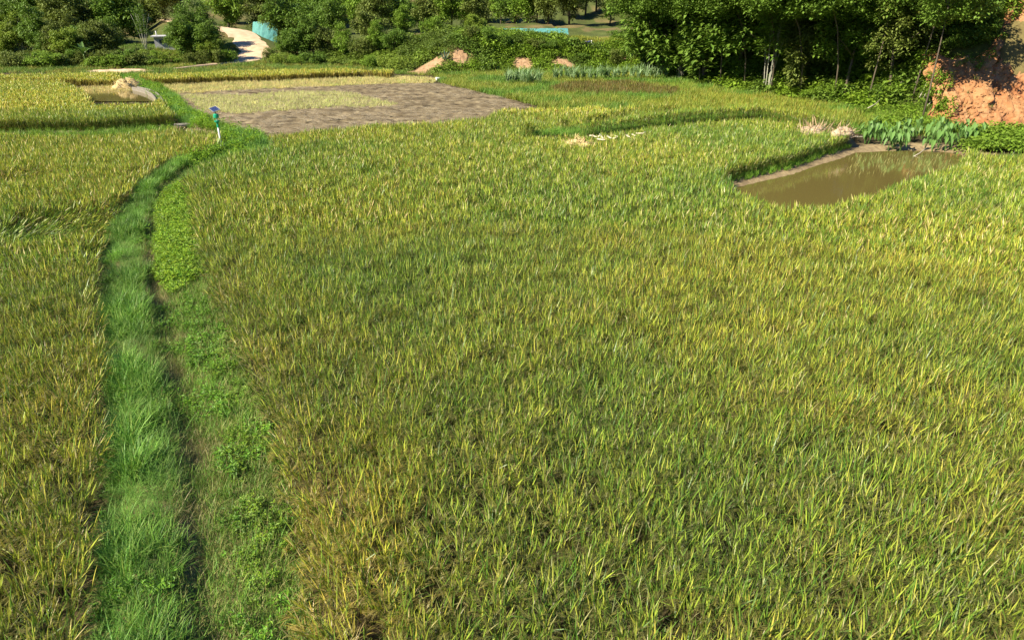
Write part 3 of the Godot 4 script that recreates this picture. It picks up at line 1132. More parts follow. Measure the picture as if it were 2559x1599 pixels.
func land() -> void:
	var xs := axis([[-190, -60, 3.5], [-60, -26, 1.4], [-26, -2, 0.45], [-2, 8, 1.2], [8, 34, 0.6], [34, 70, 1.5], [70, 190, 5]])
	var zs := axis([[-330, -150, 6], [-150, -112, 2], [-112, -60, 1.1], [-60, -24, 0.5], [-24, -2, 0.6], [-2, 40, 6]])
	structure("ground", grid_mesh(xs, zs, height, ground_col), M.earth)
	# ploughed plot with clods and furrows
	var b := MB.new()
	var lo := Vector2(1e9, 1e9)
	var hi := -lo
	for p in soil:
		lo = lo.min(p); hi = hi.max(p)
	var st := 0.33
	var hh := func(x: float, z: float) -> float:
		var q := Vector2(x, z)
		var inn := inside(q, soil)
		var e := minf(line_dist(q, soil)[0] / 0.8, 1.0) if inn else -0.3
		var f := sin((x * 0.25 + z) * 4.2 + n_mid.get_noise_2d(x, z) * 3.0)
		return height(x, z) + e * (0.05 + 0.05 * f + 0.16 * n_fine.get_noise_2d(x * 1.3, z * 1.3) + 0.1 * n_mid.get_noise_2d(x * 3, z * 3))
	var wob := func(x: float, z: float) -> Color:
		var k: float = 1.0 + 0.3 * n_fine.get_noise_2d(x * 0.8, z * 0.8) + 0.25 * n_mid.get_noise_2d(x, z)
		return Color(k, k, k)
	var gx := axis([[lo.x - 0.5, hi.x + 0.5, st]])
	var gz := axis([[lo.y - 0.5, hi.y + 0.5, st]])
	structure("ploughed_field", grid_mesh(gx, gz, hh, wob), M.soil)
	# water
	b = MB.new()
	var tri := Geometry2D.triangulate_polygon(pond.slice(0, pond.size() - 1))
	for i in range(0, tri.size(), 3):
		var q := []
		for k in 3:
			q.append(Vector3(pond[tri[i + k]].x, -0.2, pond[tri[i + k]].y))
		if (q[1] - q[0]).cross(q[2] - q[0]).y > 0:
			b.tri(q[0], q[2], q[1], Color.WHITE)
		else:
			b.tri(q[0], q[1], q[2], Color.WHITE)
	structure("pond_water", b.flat(), M.water)
	b = MB.new()
	tri = Geometry2D.triangulate_polygon(wet)
	for i in range(0, tri.size(), 3):
		b.tri(Vector3(wet[tri[i]].x, 0.09, wet[tri[i]].y), Vector3(wet[tri[i + 1]].x, 0.09, wet[tri[i + 1]].y), Vector3(wet[tri[i + 2]].x, 0.09, wet[tri[i + 2]].y), Color.WHITE)
	structure("paddy_water", b.flat(), M.water)
	# the sandy road that climbs between the bushes
	b = MB.new()
	var rows := []
	var curve := Curve3D.new()
	for i in road.size():
		var t: Vector3 = (road[mini(i + 1, road.size() - 1)] - road[maxi(i - 1, 0)]) / 6.0
		curve.add_point(road[i], -t, t)
	var total := curve.get_baked_length()
	for i in 61:
		var o := total * i / 60.0
		var p := curve.sample_baked(o)
		var d := (curve.sample_baked(minf(o + 0.5, total)) - curve.sample_baked(maxf(o - 0.5, 0))).normalized()
		var s := Vector3(-d.z, 0, d.x).normalized()
		var w := (0.25 + 2.3 * sm(8, 19, o)) * (1 + 0.12 * n_fine.get_noise_1d(o * 2))
		var row := []
		for k in 7:
			var u := (k - 3) / 3.0
			row.append(p + s * w * u + Vector3(0, 0.1 - 0.16 * u * u + 0.05 * n_fine.get_noise_2d(o * 2, u * 3), 0))
		rows.append(row)
	for i in 60:
		for k in 6:
			b.quad(rows[i][k], rows[i][k + 1], rows[i + 1][k + 1], rows[i + 1][k], Color.WHITE)
	structure("dirt_road", b.mesh(true), M.sand)
	# bare places on the banks
	var c := P(300, 178)
	earth_patch("bare_ground", c, 4.2, 2.6, 0.05, M.sand)
	for q in [[1308, 166, 1.6, 1.7, 0.15], [1408, 168, 1.9, 1.6, 0.15], [1588, 146, 1.9, 1.2, 0.15], [1070, 174, 2.8, 1.9, 0.15], [1150, 150, 1.0, 1.6, 0.1]]:
		var w := hit(q[0], q[1])
		earth_patch("bare_earth", w, q[2], q[3], q[4], M.pale_earth)
	cliff()

func crops() -> void:
	for i in 5: rice_near.append(rice_hill(11, 1.0, 1.0, 5, 3))
	for i in 4: rice_mid.append(rice_hill(8, 1.7, 1.2, 3, 2))
	for i in 4: rice_far.append(rice_patch(4, 0.19, 2.8))
	var lodge := []
	var L := P(150, 566, 0.5)
	lodge.append([Vector2(L.x, L.z), 3.0, 1.25, 0.15])
	L = P(40, 450, 0.5)
	lodge.append([Vector2(L.x, L.z), 2.2, 0.95, 0.5])
	var a := PackedVector2Array()
	for i in range(0, 12):
		a.append(path_l[i])
	a.append_array(poly([[548, 331, .8], [474, 319, 1.0], [434, 314, 1.0], [260, 328, 1.0], [81, 330, 1.0], [0, 322, 1.0], [-450, 340, 1.0], [-1500, 1900, 0]]))
	plant_rice("golden green rice crop across the footpath from the pond, partly blown flat", "", a, 0.205, 0.52, 0.5, path_l, lodge, ripeness([[200, 450, 9, 0.3], [100, 360, 14, 0.35], [400, 380, 8, 0.3], [230, 1000, 3, 0.2], [60, 540, 4.0, -0.5], [40, 760, 2.0, -0.2], [300, 420, 8, 0.2], [200, 350, 9, 0.15]]))
	var g := PackedVector2Array()
	for i in range(0, 16):
		g.append(path_r[i])
	g.append_array(poly([[658, 330, 1.0], [889, 307, 1.0], [1138, 293, 1.0], [1219, 285, 1.0], [1240, 295, .3], [1345, 318, .3], [1425, 346, .3], [1330, 352, .2], [1335, 366, .2], [1431, 366, .2], [1611, 338, .2], [1750, 323, .2], [1900, 314, .2], [2000, 334, .2], [2112, 352, .1], [2112, 370, 0], [1965, 418, 0], [1800, 456, 0], [1835, 482, .6], [1901, 495, .75], [1975, 514, .75], [2050, 510, .75], [2124, 491, .75], [2195, 477, .75], [2239, 454, .75], [2291, 439, .75], [2366, 421, .75], [2403, 404, .7], [2430, 388, .4], [2470, 380, .95], [2620, 374, .95], [3000, 374, .95], [4300, 1900, 0]]))
	plant_rice("large green and gold rice crop between the footpath and the pond", "", g, 0.205, 0.38, 0.55, path_r, [], ripeness([[1000, 420, 15, 0.28], [1500, 400, 12, 0.22], [2250, 560, 9, 0.3], [800, 520, 9, 0.15], [900, 318, 8, 0.6], [1180, 305, 6, 0.6], [700, 345, 5, 0.5], [2560, 400, 8, 0.45], [2450, 620, 5, 0.3], [680, 1250, 3.0, 0.45], [800, 1420, 2.6, 0.4], [560, 700, 3, 0.35], [1750, 470, 5, -0.2], [1400, 520, 5, -0.2], [2000, 1300, 4, -0.2], [1900, 360, 5, 0.25]]))
	plant_rice("golden rice crop between the ploughed plot and the green bund", "", poly([[1240, 289, .3], [1321, 267, .95], [1489, 259, .95], [1605, 275, .95], [1706, 294, .7], [1619, 305, .3], [1489, 334, .3], [1431, 341, .3], [1345, 313, .3]]), 0.21, 0.8, 0.4, PackedVector2Array(), [])
	plant_rice("deep golden rice crop on the raised plot beside the irrigation channel", "", field_b, 0.21, 0.85, 0.4, PackedVector2Array(), [])
	plant_rice("golden rice crop standing behind the flooded stubble and straw heap", "", field_c, 0.21, 0.85, 0.4, PackedVector2Array(), [])
	plant_rice("strip of yellow rice between the far stubble and the dirt road", "", poly([[347, 182, .95], [600, 172, .95], [860, 167, .95], [976, 177, .95], [985, 189], [700, 203], [500, 209], [392, 215]]), 0.21, 0.95, 0.25, PackedVector2Array(), [])
	# stubble of the cut plots
	var tufts := []
	for i in 3:
		tufts.append(grass_tuft(22, 0.14, 0.30, 0.022, 0.07, 0.35, 0.3, [Color(0.7, 0.66, 0.34), Color(0.6, 0.62, 0.24), Color(0.76, 0.69, 0.42)], 1))
	for q in [["rice_stubble", "pale cut rice stubble island in the middle of ploughed soil", stub_in, Color(0.95, 1.0, 0.9)], ["rice_stubble", "pale strip of rice stubble below the far yellow rice", stub_far, Color(1.05, 1.0, 0.85)], ["rice_stubble", "bleached stubble in shallow water beside the straw heap", poly([[196, 220], [301, 216], [345, 224], [300, 231], [210, 234]]), Color(1.1, 1.0, 0.85)]]:
		var o := stuff(q[0], q[1], "stubble")
		var pg: PackedVector2Array = q[2]
		var tint: Color = q[3]
		spread(o, "stubble_tufts", pg, 0.27, M.grass, func(p: Vector2) -> Variant:
			var regrowth := n_mid.get_noise_2d(p.x * 3, p.y * 3)
			return [tufts[R.randi() % 3], tone(tint.lerp(Color(0.8, 0.95, 0.6), clampf(regrowth * 1.6, 0, 1)), p, 0.3), R.randf_range(0.9, 1.5)])
	# straw litter on the plough
	var bits := MB.new()
	for i in 7:
		blade(bits, Vector3(R.randf_range(-.3, .3), 0.03, R.randf_range(-.3, .3)), R.randf_range(-0.5, 0.5) + (PI if R.randf() < 0.5 else 0.0), R.randf_range(0.25, 0.6), 0.035, 1.45, 0.1, 2, jit(Color(0.60, 0.51, 0.34), 0.25), R.randf_range(-0.6, 0.6))
	var bm := bits.flat()
	var k := Copies.new()
	for i in 9000:
		var p := Vector2(R.randf_range(-36, 3), R.randf_range(-82, -47))
		if not inside(p, soil) or inside(p, stub_in):
			continue
		if n_mid.get_noise_2d(p.x * 1.5, p.y * 1.5) < (-0.2 if p.y > -60 else 0.05):
			continue
		k.put(Transform3D(Basis(Vector3.UP, R.randf_range(-0.5, 0.5)), ground_at(p.x, p.y) + Vector3(0, 0.08, 0)), tone(Color(1, 1, 1), p))
	var o2 := stuff("straw_litter", "bits of pale straw lying on the ploughed soil", "straw")
	scatter_mesh(o2, "straw_bits", bm, M.grass, k)

func path_plants() -> void:
	var tall := []
	var short := []
	var dry := []
	var herb := []
	var thin := []
	for i in 4:
		tall.append(grass_tuft(34, 0.35, 0.75, 0.015, 0.10, 0.8, 1.4, [Color(0.15, 0.33, 0.045), Color(0.19, 0.38, 0.05), Color(0.11, 0.26, 0.04), Color(0.26, 0.40, 0.08)], 4))
		short.append(grass_tuft(26, 0.10, 0.26, 0.008, 0.12, 0.9, 1.0, [Color(0.15, 0.30, 0.045), Color(0.2, 0.34, 0.05), Color(0.32, 0.33, 0.11)], 2))
		dry.append(grass_tuft(26, 0.10, 0.30, 0.007, 0.14, 1.4, 0.5, [Color(0.48, 0.40, 0.2), Color(0.38, 0.34, 0.15), Color(0.24, 0.28, 0.08), Color(0.17, 0.26, 0.06)], 2))
		herb.append(weed(7, 0.32, 0.085, [Color(0.24, 0.40, 0.03), Color(0.33, 0.47, 0.035), Color(0.18, 0.32, 0.03)]))
		thin.append(grass_tuft(30, 0.3, 0.6, 0.007, 0.13, 0.9, 1.6, [Color(0.18, 0.36, 0.06), Color(0.22, 0.38, 0.07), Color(0.14, 0.30, 0.05)], 4))
	var o := stuff("path_grass", "tall and trodden green grass growing along the footpath", "grass")
	var near := PackedVector2Array()
	for i in 12: near.append(path_l[i])
	for i in range(15, -1, -1): near.append(path_r[i])
	var weedy := poly([[400, 500, .1], [470, 455, .1], [492, 560, .1], [510, 690, .1], [430, 745, .1], [395, 690, .1], [392, 580, .1]])
	var weedy2 := poly([[525, 900, .1], [590, 890, .1], [640, 1010, .1], [690, 1200, .1], [720, 1400, .1], [640, 1540, .1], [590, 1400, .1], [610, 1250, .1], [560, 1120, .1]])
	var us := func(p: Vector2) -> float:
		var l: float = line_dist(p, path_l)[0]
		var r: float = line_dist(p, path_r)[0]
		return l / (l + r + 0.001)
	spread(o, "tall_grass", near, 0.15, M.grass, func(p: Vector2) -> Variant:
		var u: float = us.call(p)
		var n := n_mid.get_noise_2d(p.x * 2.0, p.y * 2.0) * 0.12
		if u + n > 0.40 or (p.y < -37 and R.randf() < 0.3):
			return null
		return [(tall if n_mid.get_noise_2d(p.x * 1.3, p.y * 1.3 + 40) > -0.1 else thin)[R.randi() % 4], tone(Color(1, 1, 1), p, 0.5), R.randf_range(0.5, 0.9) * (1.0 + 0.7 * n_mid.get_noise_2d(p.x * 1.8 + 7, p.y * 1.8))])
	spread(o, "short_grass", near, 0.12, M.grass, func(p: Vector2) -> Variant:
		var u: float = us.call(p)
		if u < 0.36:
			return null
		var d := n_mid.get_noise_2d(p.x * 2.4, p.y * 2.4) - 2.8 * absf(u - 0.48) + 0.2
		if d > R.randf_range(-0.1, 0.2):
			return [dry[R.randi() % 4], tone(Color(1, 1, 1), p), R.randf_range(0.8, 1.1)]
		return [short[R.randi() % 4], tone(Color(1, 1, 1), p, 0.3), R.randf_range(0.9, 1.5)])
	var ow := stuff("verge_weeds", "scattered low leafy weeds along both ragged edges of the footpath", "weeds")
	spread(ow, "leafy_weeds", near, 0.2, M.grass, func(p: Vector2) -> Variant:
		var u: float = us.call(p)
		if n_mid.get_noise_2d(p.x * 2.6 + 50, p.y * 2.6) < (0.0 if u > 0.62 or u < 0.12 else 0.3): return null
		return [herb[R.randi() % 4], tone(Color(0.6, 0.8, 0.8), p, 0.4), R.randf_range(0.5, 1.0)])
	var o3 := stuff("weed_patch", "bright green leafy weeds along the pond side of the footpath", "weeds")
	for pg in [weedy, weedy2]:
		spread(o3, "leafy_weeds", pg, 0.15, M.grass, func(p: Vector2) -> Variant:
			if pg == weedy2 and n_mid.get_noise_2d(p.x * 3.5, p.y * 3.5) < -0.08:
				return null
			return [herb[R.randi() % 4], tone(Color(1, 1, 1) if pg == weedy else Color(0.8, 0.85, 0.9), p, 0.3), R.randf_range(0.8, 1.3) * (1.0 if pg == weedy else 0.65)])
	# the bund beyond the lamp
	var o4 := stuff("bund_grass", "green grass and herbs covering the bund past the insect lamp", "grass")
	var up := PackedVector2Array()
	for i in range(9, path_l.size()): up.append(path_l[i])
	for i in range(path_r.size() - 1, 11, -1): up.append(path_r[i])
	spread(o4, "grass_tufts", up, 0.26, M.grass, func(p: Vector2) -> Variant:
		if n_mid.get_noise_2d(p.x * 1.5, p.y * 1.5 + 9) > 0.05:
			return [herb[R.randi() % 4], tone(Color(0.95, 1, 1), p, 0.3), R.randf_range(1.1, 2.0)]
		return [tall[R.randi() % 4], tone(Color(1, 1.05, 1), p, 0.3), R.randf_range(0.7, 1.1)])
	var o5 := stuff("bund_grass", "low green grass on the bund where pale stalks lie", "grass")
	spread(o5, "grass_tufts", bund_up, 0.22, M.grass, func(p: Vector2) -> Variant:
		return [(herb if p.x > 8 and R.randf() < 0.6 else tall)[R.randi() % 4], tone(Color(1.05, 1.02, 0.9), p, 0.3), R.randf_range(0.45, 0.8)])
	var o6 := stuff("pond_side_grass", "fresh green grass on the rice side bank of the pond", "grass")
	spread(o6, "grass_tufts", poly([[1800, 461, 0], [1972, 421, 0], [2126, 368, 0], [2122, 354, 0], [2060, 380, 0], [1950, 415, 0], [1790, 452, 0]]), 0.2, M.grass, func(p: Vector2) -> Variant:
		return [tall[R.randi() % 4], tone(Color(1.2, 1.2, 0.8), p, 0.3), R.randf_range(0.45, 0.75)])
	var o7 := stuff("ditch_grass", "green grass in the ditch between two plots of golden rice", "grass")
	spread(o7, "grass_tufts", poly([[-450, 344, 1.0], [0, 325, 1.0], [81, 333, 1.0], [260, 331, 1.0], [440, 316, 1.0], [436, 303, .3], [260, 314, .3], [81, 317, .3], [-450, 328, .3]]), 0.26, M.grass, func(p: Vector2) -> Variant:
		return [(herb if R.randf() < 0.4 else tall)[R.randi() % 4], tone(Color(1.1, 1.05, 0.8), p, 0.3), R.randf_range(0.5, 0.85)])

func rough_ground() -> void:
	var mead := []
	var vine := []
	for i in 4:
		mead.append(grass_tuft(26, 0.35, 0.7, 0.03, 0.28, 0.6, 0.9, [Color(0.21, 0.30, 0.05), Color(0.28, 0.34, 0.06), Color(0.17, 0.28, 0.045), Color(0.34, 0.33, 0.09)], 2))
		var b := MB.new()
		for k in 60:
			var a := R.randf() * TAU
			var r := sqrt(R.randf()) * 0.55
			var j := R.randf_range(0.7, 1.3)
			leaf(b, Vector3(cos(a) * r, 0.5 * (1 - r * r * 2) * R.randf_range(0.3, 1.1) + 0.12, sin(a) * r), a + R.randf_range(-1, 1), R.randf_range(-0.8, 0.7), R.randf_range(0.14, 0.27), R.randf_range(0.1, 0.16), Color(j * R.randf_range(0.9, 1.1), j, j * 0.9))
		vine.append(b.flat())
	var o := stuff("meadow_grass", "rough yellow green grass on the fallow ground below the wooded bank", "grass")
	var fallow := PackedVector2Array([Vector2(-9.5, -88.5), Vector2(-8.2, -80.5), Vector2(-3.6, -72), Vector2(2.4, -61.0), Vector2(2.2, -59), Vector2(6.2, -58), Vector2(10.0, -55.5), Vector2(14.2, -53.5), Vector2(20, -56), Vector2(21.5, -52), Vector2(23.2, -48), Vector2(24, -45.5), Vector2(30, -47), Vector2(31.5, -53.5), Vector2(28.5, -61), Vector2(23.5, -70), Vector2(19.5, -85), Vector2(14, -95.5), Vector2(0, -92.5)])
	var brown := poly([[1365, 224], [1420, 212], [1560, 208], [1640, 220], [1695, 226], [1690, 242], [1500, 240], [1400, 238]])
	var gold := poly([[1580, 268], [1700, 246], [1800, 240], [1960, 250], [2090, 290], [1980, 296], [1880, 286], [1720, 290]])
	spread(o, "grass_tufts", fallow, 0.36, M.grass, func(p: Vector2) -> Variant:
		var c := Color(1.0, 1.08, 0.8)
		if inside(p, brown) and R.randf() < 0.9: c = Color(0.8, 0.55, 0.75)
		elif inside(p, gold) and R.randf() < 0.8: c = Color(1.3, 1.15, 0.85)
		elif n_big.get_noise_2d(p.x * 2, p.y * 2) > 0.1: c = Color(1.15, 1.08, 0.85)
		elif n_big.get_noise_2d(p.x * 2, p.y * 2) < -0.2: c = Color(0.65, 0.95, 0.7)
		return [mead[R.randi() % 4], tone(c, p, 0.35), R.randf_range(0.8, 1.15)])
	var o2 := stuff("verge_grass", "mixed green and dry grass between the fields and the bushes behind", "grass")
	spread(o2, "grass_tufts", PackedVector2Array([Vector2(-110, -93), Vector2(-66, -92), Vector2(-57, -91), Vector2(-50, -87), Vector2(-44, -90), Vector2(-34, -94), Vector2(-22, -95.5), Vector2(-14, -90), Vector2(-8, -87), Vector2(-24, -112), Vector2(-34, -118), Vector2(-60, -128), Vector2(-110, -118)]), 0.5, M.grass, func(p: Vector2) -> Variant:
		var rd := line_dist(p, road_line)
		if rd[0] < (0.7 if p.x < -46 else 2.4) or bared(p): return null
		var n := n_big.get_noise_2d(p.x * 3, p.y * 3)
		var c := Color(0.8, 1.0, 0.8) if n < 0.1 else Color(1.2, 1.05, 0.9)
		return [mead[R.randi() % 4], tone(c, p, 0.3), R.randf_range(0.5, 0.95)])
	# creepers and low scrub that clothe the banks
	var o3 := stuff("bank_scrub", "dense green creepers and scrub covering the bank behind the fields", "scrub")
	spread(o3, "creepers", PackedVector2Array([Vector2(-34, -100), Vector2(-14, -88), Vector2(20, -88), Vector2(24, -112), Vector2(-34, -116)]), 0.42, M.grass, func(p: Vector2) -> Variant:
		if inside(p, valley) or bared(p) or line_dist(p, road_line)[0] < 2.6: return null
		var n := n_big.get_noise_2d(p.x * 2.5, p.y * 2.5)
		if p.x > 7 and line_dist(p, foot)[0] > 7.5:
			return [mead[R.randi() % 4], tone(Color(1.25, 1.1, 0.8), p, 0.3), 1.0]
		var c := Color(0.22, 0.35, 0.035) if n > -0.1 else Color(0.16, 0.26, 0.04)
		if p.x < -8: c = c.lerp(Color(0.17, 0.23, 0.05), 0.5)
		return [vine[R.randi() % 4], tone(c, p, 0.4), R.randf_range(0.6, 1.2) * (1.0 + 1.3 * maxf(0.0, n_mid.get_noise_2d(p.x * 1.4, p.y * 1.4)))])
	var o4 := stuff("bank_scrub", "shaded creepers and ferns covering the steep bank beside the red cliff", "scrub")
	spread(o4, "creepers", PackedVector2Array([Vector2(17, -92), Vector2(23, -68), Vector2(30, -52), Vector2(36, -50), Vector2(90, -40), Vector2(90, -75), Vector2(40, -100), Vector2(20, -112)]), 0.42, M.grass, func(p: Vector2) -> Variant:
		if inside(p, valley): return null
		if p.x > 30.3 and p.y > -56.5 - (p.x - 30.3) * 0.02: return null
		var d: float = line_dist(p, foot)[0]
		if d > 22: return null
		var n := n_big.get_noise_2d(p.x * 2.5, p.y * 2.5)
		var c := Color(0.22, 0.35, 0.035) if n > -0.1 else Color(0.16, 0.26, 0.04)
		return [vine[R.randi() % 4], tone(c, p, 0.4), R.randf_range(0.8, 1.8)])
	var o6 := stuff("bank_scrub", "tall grass and ferns at the foot of the steep bank beside the cliff", "scrub")
	spread(o6, "ferns", PackedVector2Array([Vector2(25.5, -48.2), Vector2(31.0, -47.6), Vector2(31.8, -53.0), Vector2(33.5, -58.5), Vector2(29.5, -62)]), 0.32, M.grass, func(p: Vector2) -> Variant:
		if R.randf() < 0.5: return [mead[R.randi() % 4], tone(Color(0.8, 1.0, 0.8), p, 0.4), R.randf_range(0.8, 1.4)]
		return [vine[R.randi() % 4], tone(Color(0.2, 0.33, 0.035), p, 0.4), R.randf_range(0.6, 1.2)])
	var o5 := stuff("bank_scrub", "green creeping plants along the foot of the red cliff", "scrub")
	spread(o5, "creepers", PackedVector2Array([Vector2(27.2, -41.5), Vector2(29.5, -44.5), Vector2(31.5, -48), Vector2(48, -47.5), Vector2(60, -42), Vector2(60, -37), Vector2(30, -40.5)]), 0.36, M.grass, func(p: Vector2) -> Variant:
		return [vine[R.randi() % 4], tone(Color(0.2, 0.33, 0.035), p, 0.4), R.randf_range(0.6, 1.1)])

func woods() -> void:
	for q in [[2.4, 2.3, 0.35, 70, 95, 0.27, 0.62], [1.9, 2.9, 0.4, 70, 95, 0.25, 0.56], [2.9, 2.5, 1.0, 84, 95, 0.24, 0.66], [2.3, 3.0, 1.3, 76, 90, 0.22, 0.6]]:
		crowns.append(crown_mesh(q[0], q[1], q[2], q[3], q[4], q[5], q[6]))
		trunks.append(trunk_mesh(q[2] + q[1] * 1.2, 0.10, q[0], 5))
	for q in [[1.5, 1.0, 0.0, 40, 75, 0.20, 0.42], [1.1, 1.2, 0.0, 36, 75, 0.18, 0.38], [1.9, 0.9, 0.0, 46, 75, 0.21, 0.45], [0.9, 0.7, 0.0, 26, 65, 0.18, 0.3]]:
		bushes.append(crown_mesh(q[0], q[1], q[2], q[3], q[4], q[5], q[6]))
		bush_stems.append(trunk_mesh(q[1] * 1.3, 0.05, q[0] * 0.6, 6))
	var gs := ["mid", "olive", "mid", "bright", "fresh", "olive"]
	# left wood: front bushes, then small trees, then tall ones
	for i in 20:
		var px := -60 + i * 23 + R.randf_range(-10, 10)
		if px > 380: continue
		var s := R.randf_range(0.8, 1.35)
		bush("bush", "leafy bush at the field edge in front of the tall trees", "bushes along the far field edge", at_px(px, R.randf_range(-104, -100)), R.randi() % 4, Vector3(s * 1.2, s, s * 1.2), ["mid", "bright", "fresh", "olive"][R.randi() % 4])
	for i in 22:
		var px := -80 + i * 21 + R.randf_range(-12, 12)
		if px > 300: continue
		var s := R.randf_range(0.75, 1.15)
		tree("small_tree", "dense tree behind the low bushes at the field edge", "small trees behind the field edge", at_px(px, R.randf_range(-116, -107)), R.randi() % 2, Vector3(s, s, s), gs[R.randi() % 6])
	for i in 26:
		var px := -140 + i * 22 + R.randf_range(-12, 12)
		var s := R.randf_range(1.3, 2.0)
		var z := R.randf_range(-150, -124)
		if px > 320 and px < 560: z -= 22
		if px > 560: continue
		tree("tall_tree", "leafy tree in the wood behind the small trees and hut", "tall trees of the wood behind the hut", at_px(px, z), R.randi() % 2, Vector3(s, s, s), ["mid", "olive", "mid", "bright"][R.randi() % 4])
	# the thicket between hut and road
	for q in [[452, -113, .9, "mid", 0], [455, -110, 1.05, "mid", 1], [490, -112, 1.1, "bright", 0], [520, -110, 1.05, "mid", 1], [528, -109.5, .75, "fresh", 0], [475, -116, 1.2, "mid", 1], [525, -117, 1.0, "mid", 0], [465, -118, 1.0, "mid", 1], [505, -120, 1.3, "mid", 1]]:
		tree("thicket_tree", "rounded leafy tree in the thicket beside the sandy road", "thicket trees beside the sandy road", at_px(q[0], q[1]), q[4], Vector3.ONE * q[2], q[3])
	for q in [[410, -107], [440, -106.5], [470, -107], [505, -107], [540, -107.5], [565, -109], [385, -106], [330, -106], [300, -105], [355, -108]]:
		var s := R.randf_range(0.7, 1.0)
		bush("roadside_bush", "rounded bush at the foot of the roadside thicket", "bushes at the foot of the thicket", at_px(q[0], q[1]), R.randi() % 4, Vector3(s * 1.2, s, s), gs[1 + R.randi() % 4])
	# right of the road
	for q in [[718, -112, .8, "mid", 0], [745, -112, 1.0, "mid", 0], [780, -112, 1.05, "mid", 1], [815, -112, 0.95, "olive", 0], [860, -109, .8, "bright", 1], [905, -106, .75, "olive", 0], [945, -106, .8, "bright", 1], [985, -104, .7, "mid", 0], [840, -118, 1.3, "mid", 1], [930, -114, 1.1, "olive", 0], [1010, -110, .8, "bright", 1], [1080, -107, .65, "bright", 0], [705, -124, 1.5, "mid", 1], [780, -124, 1.6, "mid", 0], [1190, -108, .6, "fresh", 0]]:
		tree("bank_tree", "leafy tree on the bank between the sandy road and the sugarcane", "trees on the bank past the road", at_px(q[0], q[1]), q[4], Vector3.ONE * q[2], q[3])
	for q in [[670, -107], [700, -106], [740, -106], [780, -105.5], [830, -104], [880, -102], [925, -99], [965, -98], [1000, -96], [1180, -98], [1220, -97], [1260, -97], [1340, -98], [1370, -98], [1460, -97], [1500, -98], [1540, -97]]:
		var s := R.randf_range(0.65, 1.05)
		bush("bank_bush", "leafy bush low on the green bank above the far stubble", "bushes low on the green bank", at_px(q[0], q[1]), R.randi() % 4, Vector3(s * 1.1, s, s), gs[1 + R.randi() % 4])
	for q in [[1550, -106], [1585, -107], [1610, -106]]:
		bush("bank_top_bush", "rounded bush standing in the yellow grass on the bank top", "bushes on the bank top", at_px(q[0], q[1]), 2, Vector3(1.1, 0.9, 1.1), "mid")
	for i in 40:
		var px := 560 + i * 30 + R.randf_range(-12, 12)
		if px > 600 and px < 640: continue
		var s := R.randf_range(1.3, 2.0)
		tree("distant_tree", "tree in the wood line beyond the bank", "trees of the distant wood line", at_px(px, R.randf_range(-185, -150), 5), R.randi() % 2, Vector3(s, s, s), ["mid", "olive", "bright"][R.randi() % 3])
	# the dark grove right of the cane, crowns overhanging
	for q in [[18, -89, 2.1], [20, -84, 2.0], [21, -79, 2.1], [23.5, -75, 2.0], [25, -71, 1.9], [22, -90, 2.3], [26, -82, 2.3], [28, -76, 2.3], [20, -98, 2.2], [27, -90, 2.4], [32, -80, 2.4]]:
		tree("grove_tree", "spreading tree overhanging the shaded grove beside the fallow field", "trees of the shaded grove", ground_at(q[0], q[1]), R.randi() % 3, Vector3(1.15, 1.0, 1.15) * q[2], "mid")
	for q in [[26.5, -66, 1.5], [29, -62, 1.5], [31, -58.5, 1.45], [33, -60, 1.6], [30, -67, 1.8], [35, -58, 1.5], [38, -58, 1.6], [42, -57, 1.6], [34, -65, 1.9], [40, -63, 1.9], [47, -56, 1.6]]:
		tree("slope_tree", "leafy tree on the steep bank above the red cliff", "trees above the red cliff", ground_at(q[0], q[1]), 1 + R.randi() % 3, Vector3.ONE * q[2] * 0.85, ["mid", "olive", "mid"][R.randi() % 3])
	for i in 34:
		var t := R.randf()
		var f := foot[10].lerp(foot[11], t * 2) if t < 0.5 else foot[11].lerp(foot[12], t * 2 - 1)
		var s := R.randf_range(0.9, 1.6)
		bush("grove_bush", "undergrowth bush inside the grove beside the sugarcane", "undergrowth of the shaded grove", ground_at(f.x + R.randf_range(1.5, 8.0), f.y - R.randf_range(0, 4.0)), R.randi() % 4, Vector3(s, s * 1.2, s), "mid")
	for i in 38:
		var t := R.randf()
		var f := foot[11].lerp(foot[12], t * 2) if t < 0.5 else foot[12].lerp(foot[14], t * 2 - 1)
		var off := R.randf_range(0.5, 6.5)
		var s := R.randf_range(0.6, 1.05)
		bush("slope_bush", "leafy bush on the steep bank between the grove and the red cliff", "bushes on the steep bank", ground_at(f.x + off * 0.9, f.y - off * 0.4), R.randi() % 4, Vector3(s * 1.15, s, s), ["mid", "mid", "mid", "bright"][R.randi() % 4])
	for q in [[2372, 128, 0.5], [2392, 122, 0.6], [2420, 116, 0.8], [2450, 110, 0.9]]:
		bush("cliff_bush", "dense bush along the top edge of the red cliff", "bushes along the cliff top", hit(q[0], q[1]), 2, Vector3.ONE * q[2], "mid")
	crowns.append(crown_mesh(3.2, 2.8, 6.2, 90, 95, 0.22, 0.7))
	trunks.append(trunk_mesh(8.5, 0.05, 2.5, 5, 0.8))
	var arch := MB.new()
	tube(arch, [Vector3(0, -0.3, 0), Vector3(-0.3, 3.0, 0.2), Vector3(-1.2, 6.0, 0.8), Vector3(-2.6, 8.2, 1.8), Vector3(-3.8, 9.4, 2.6)], [0.07, 0.065, 0.055, 0.045, 0.02], 7, Color.WHITE)
	var arch_m := arch.mesh(true)
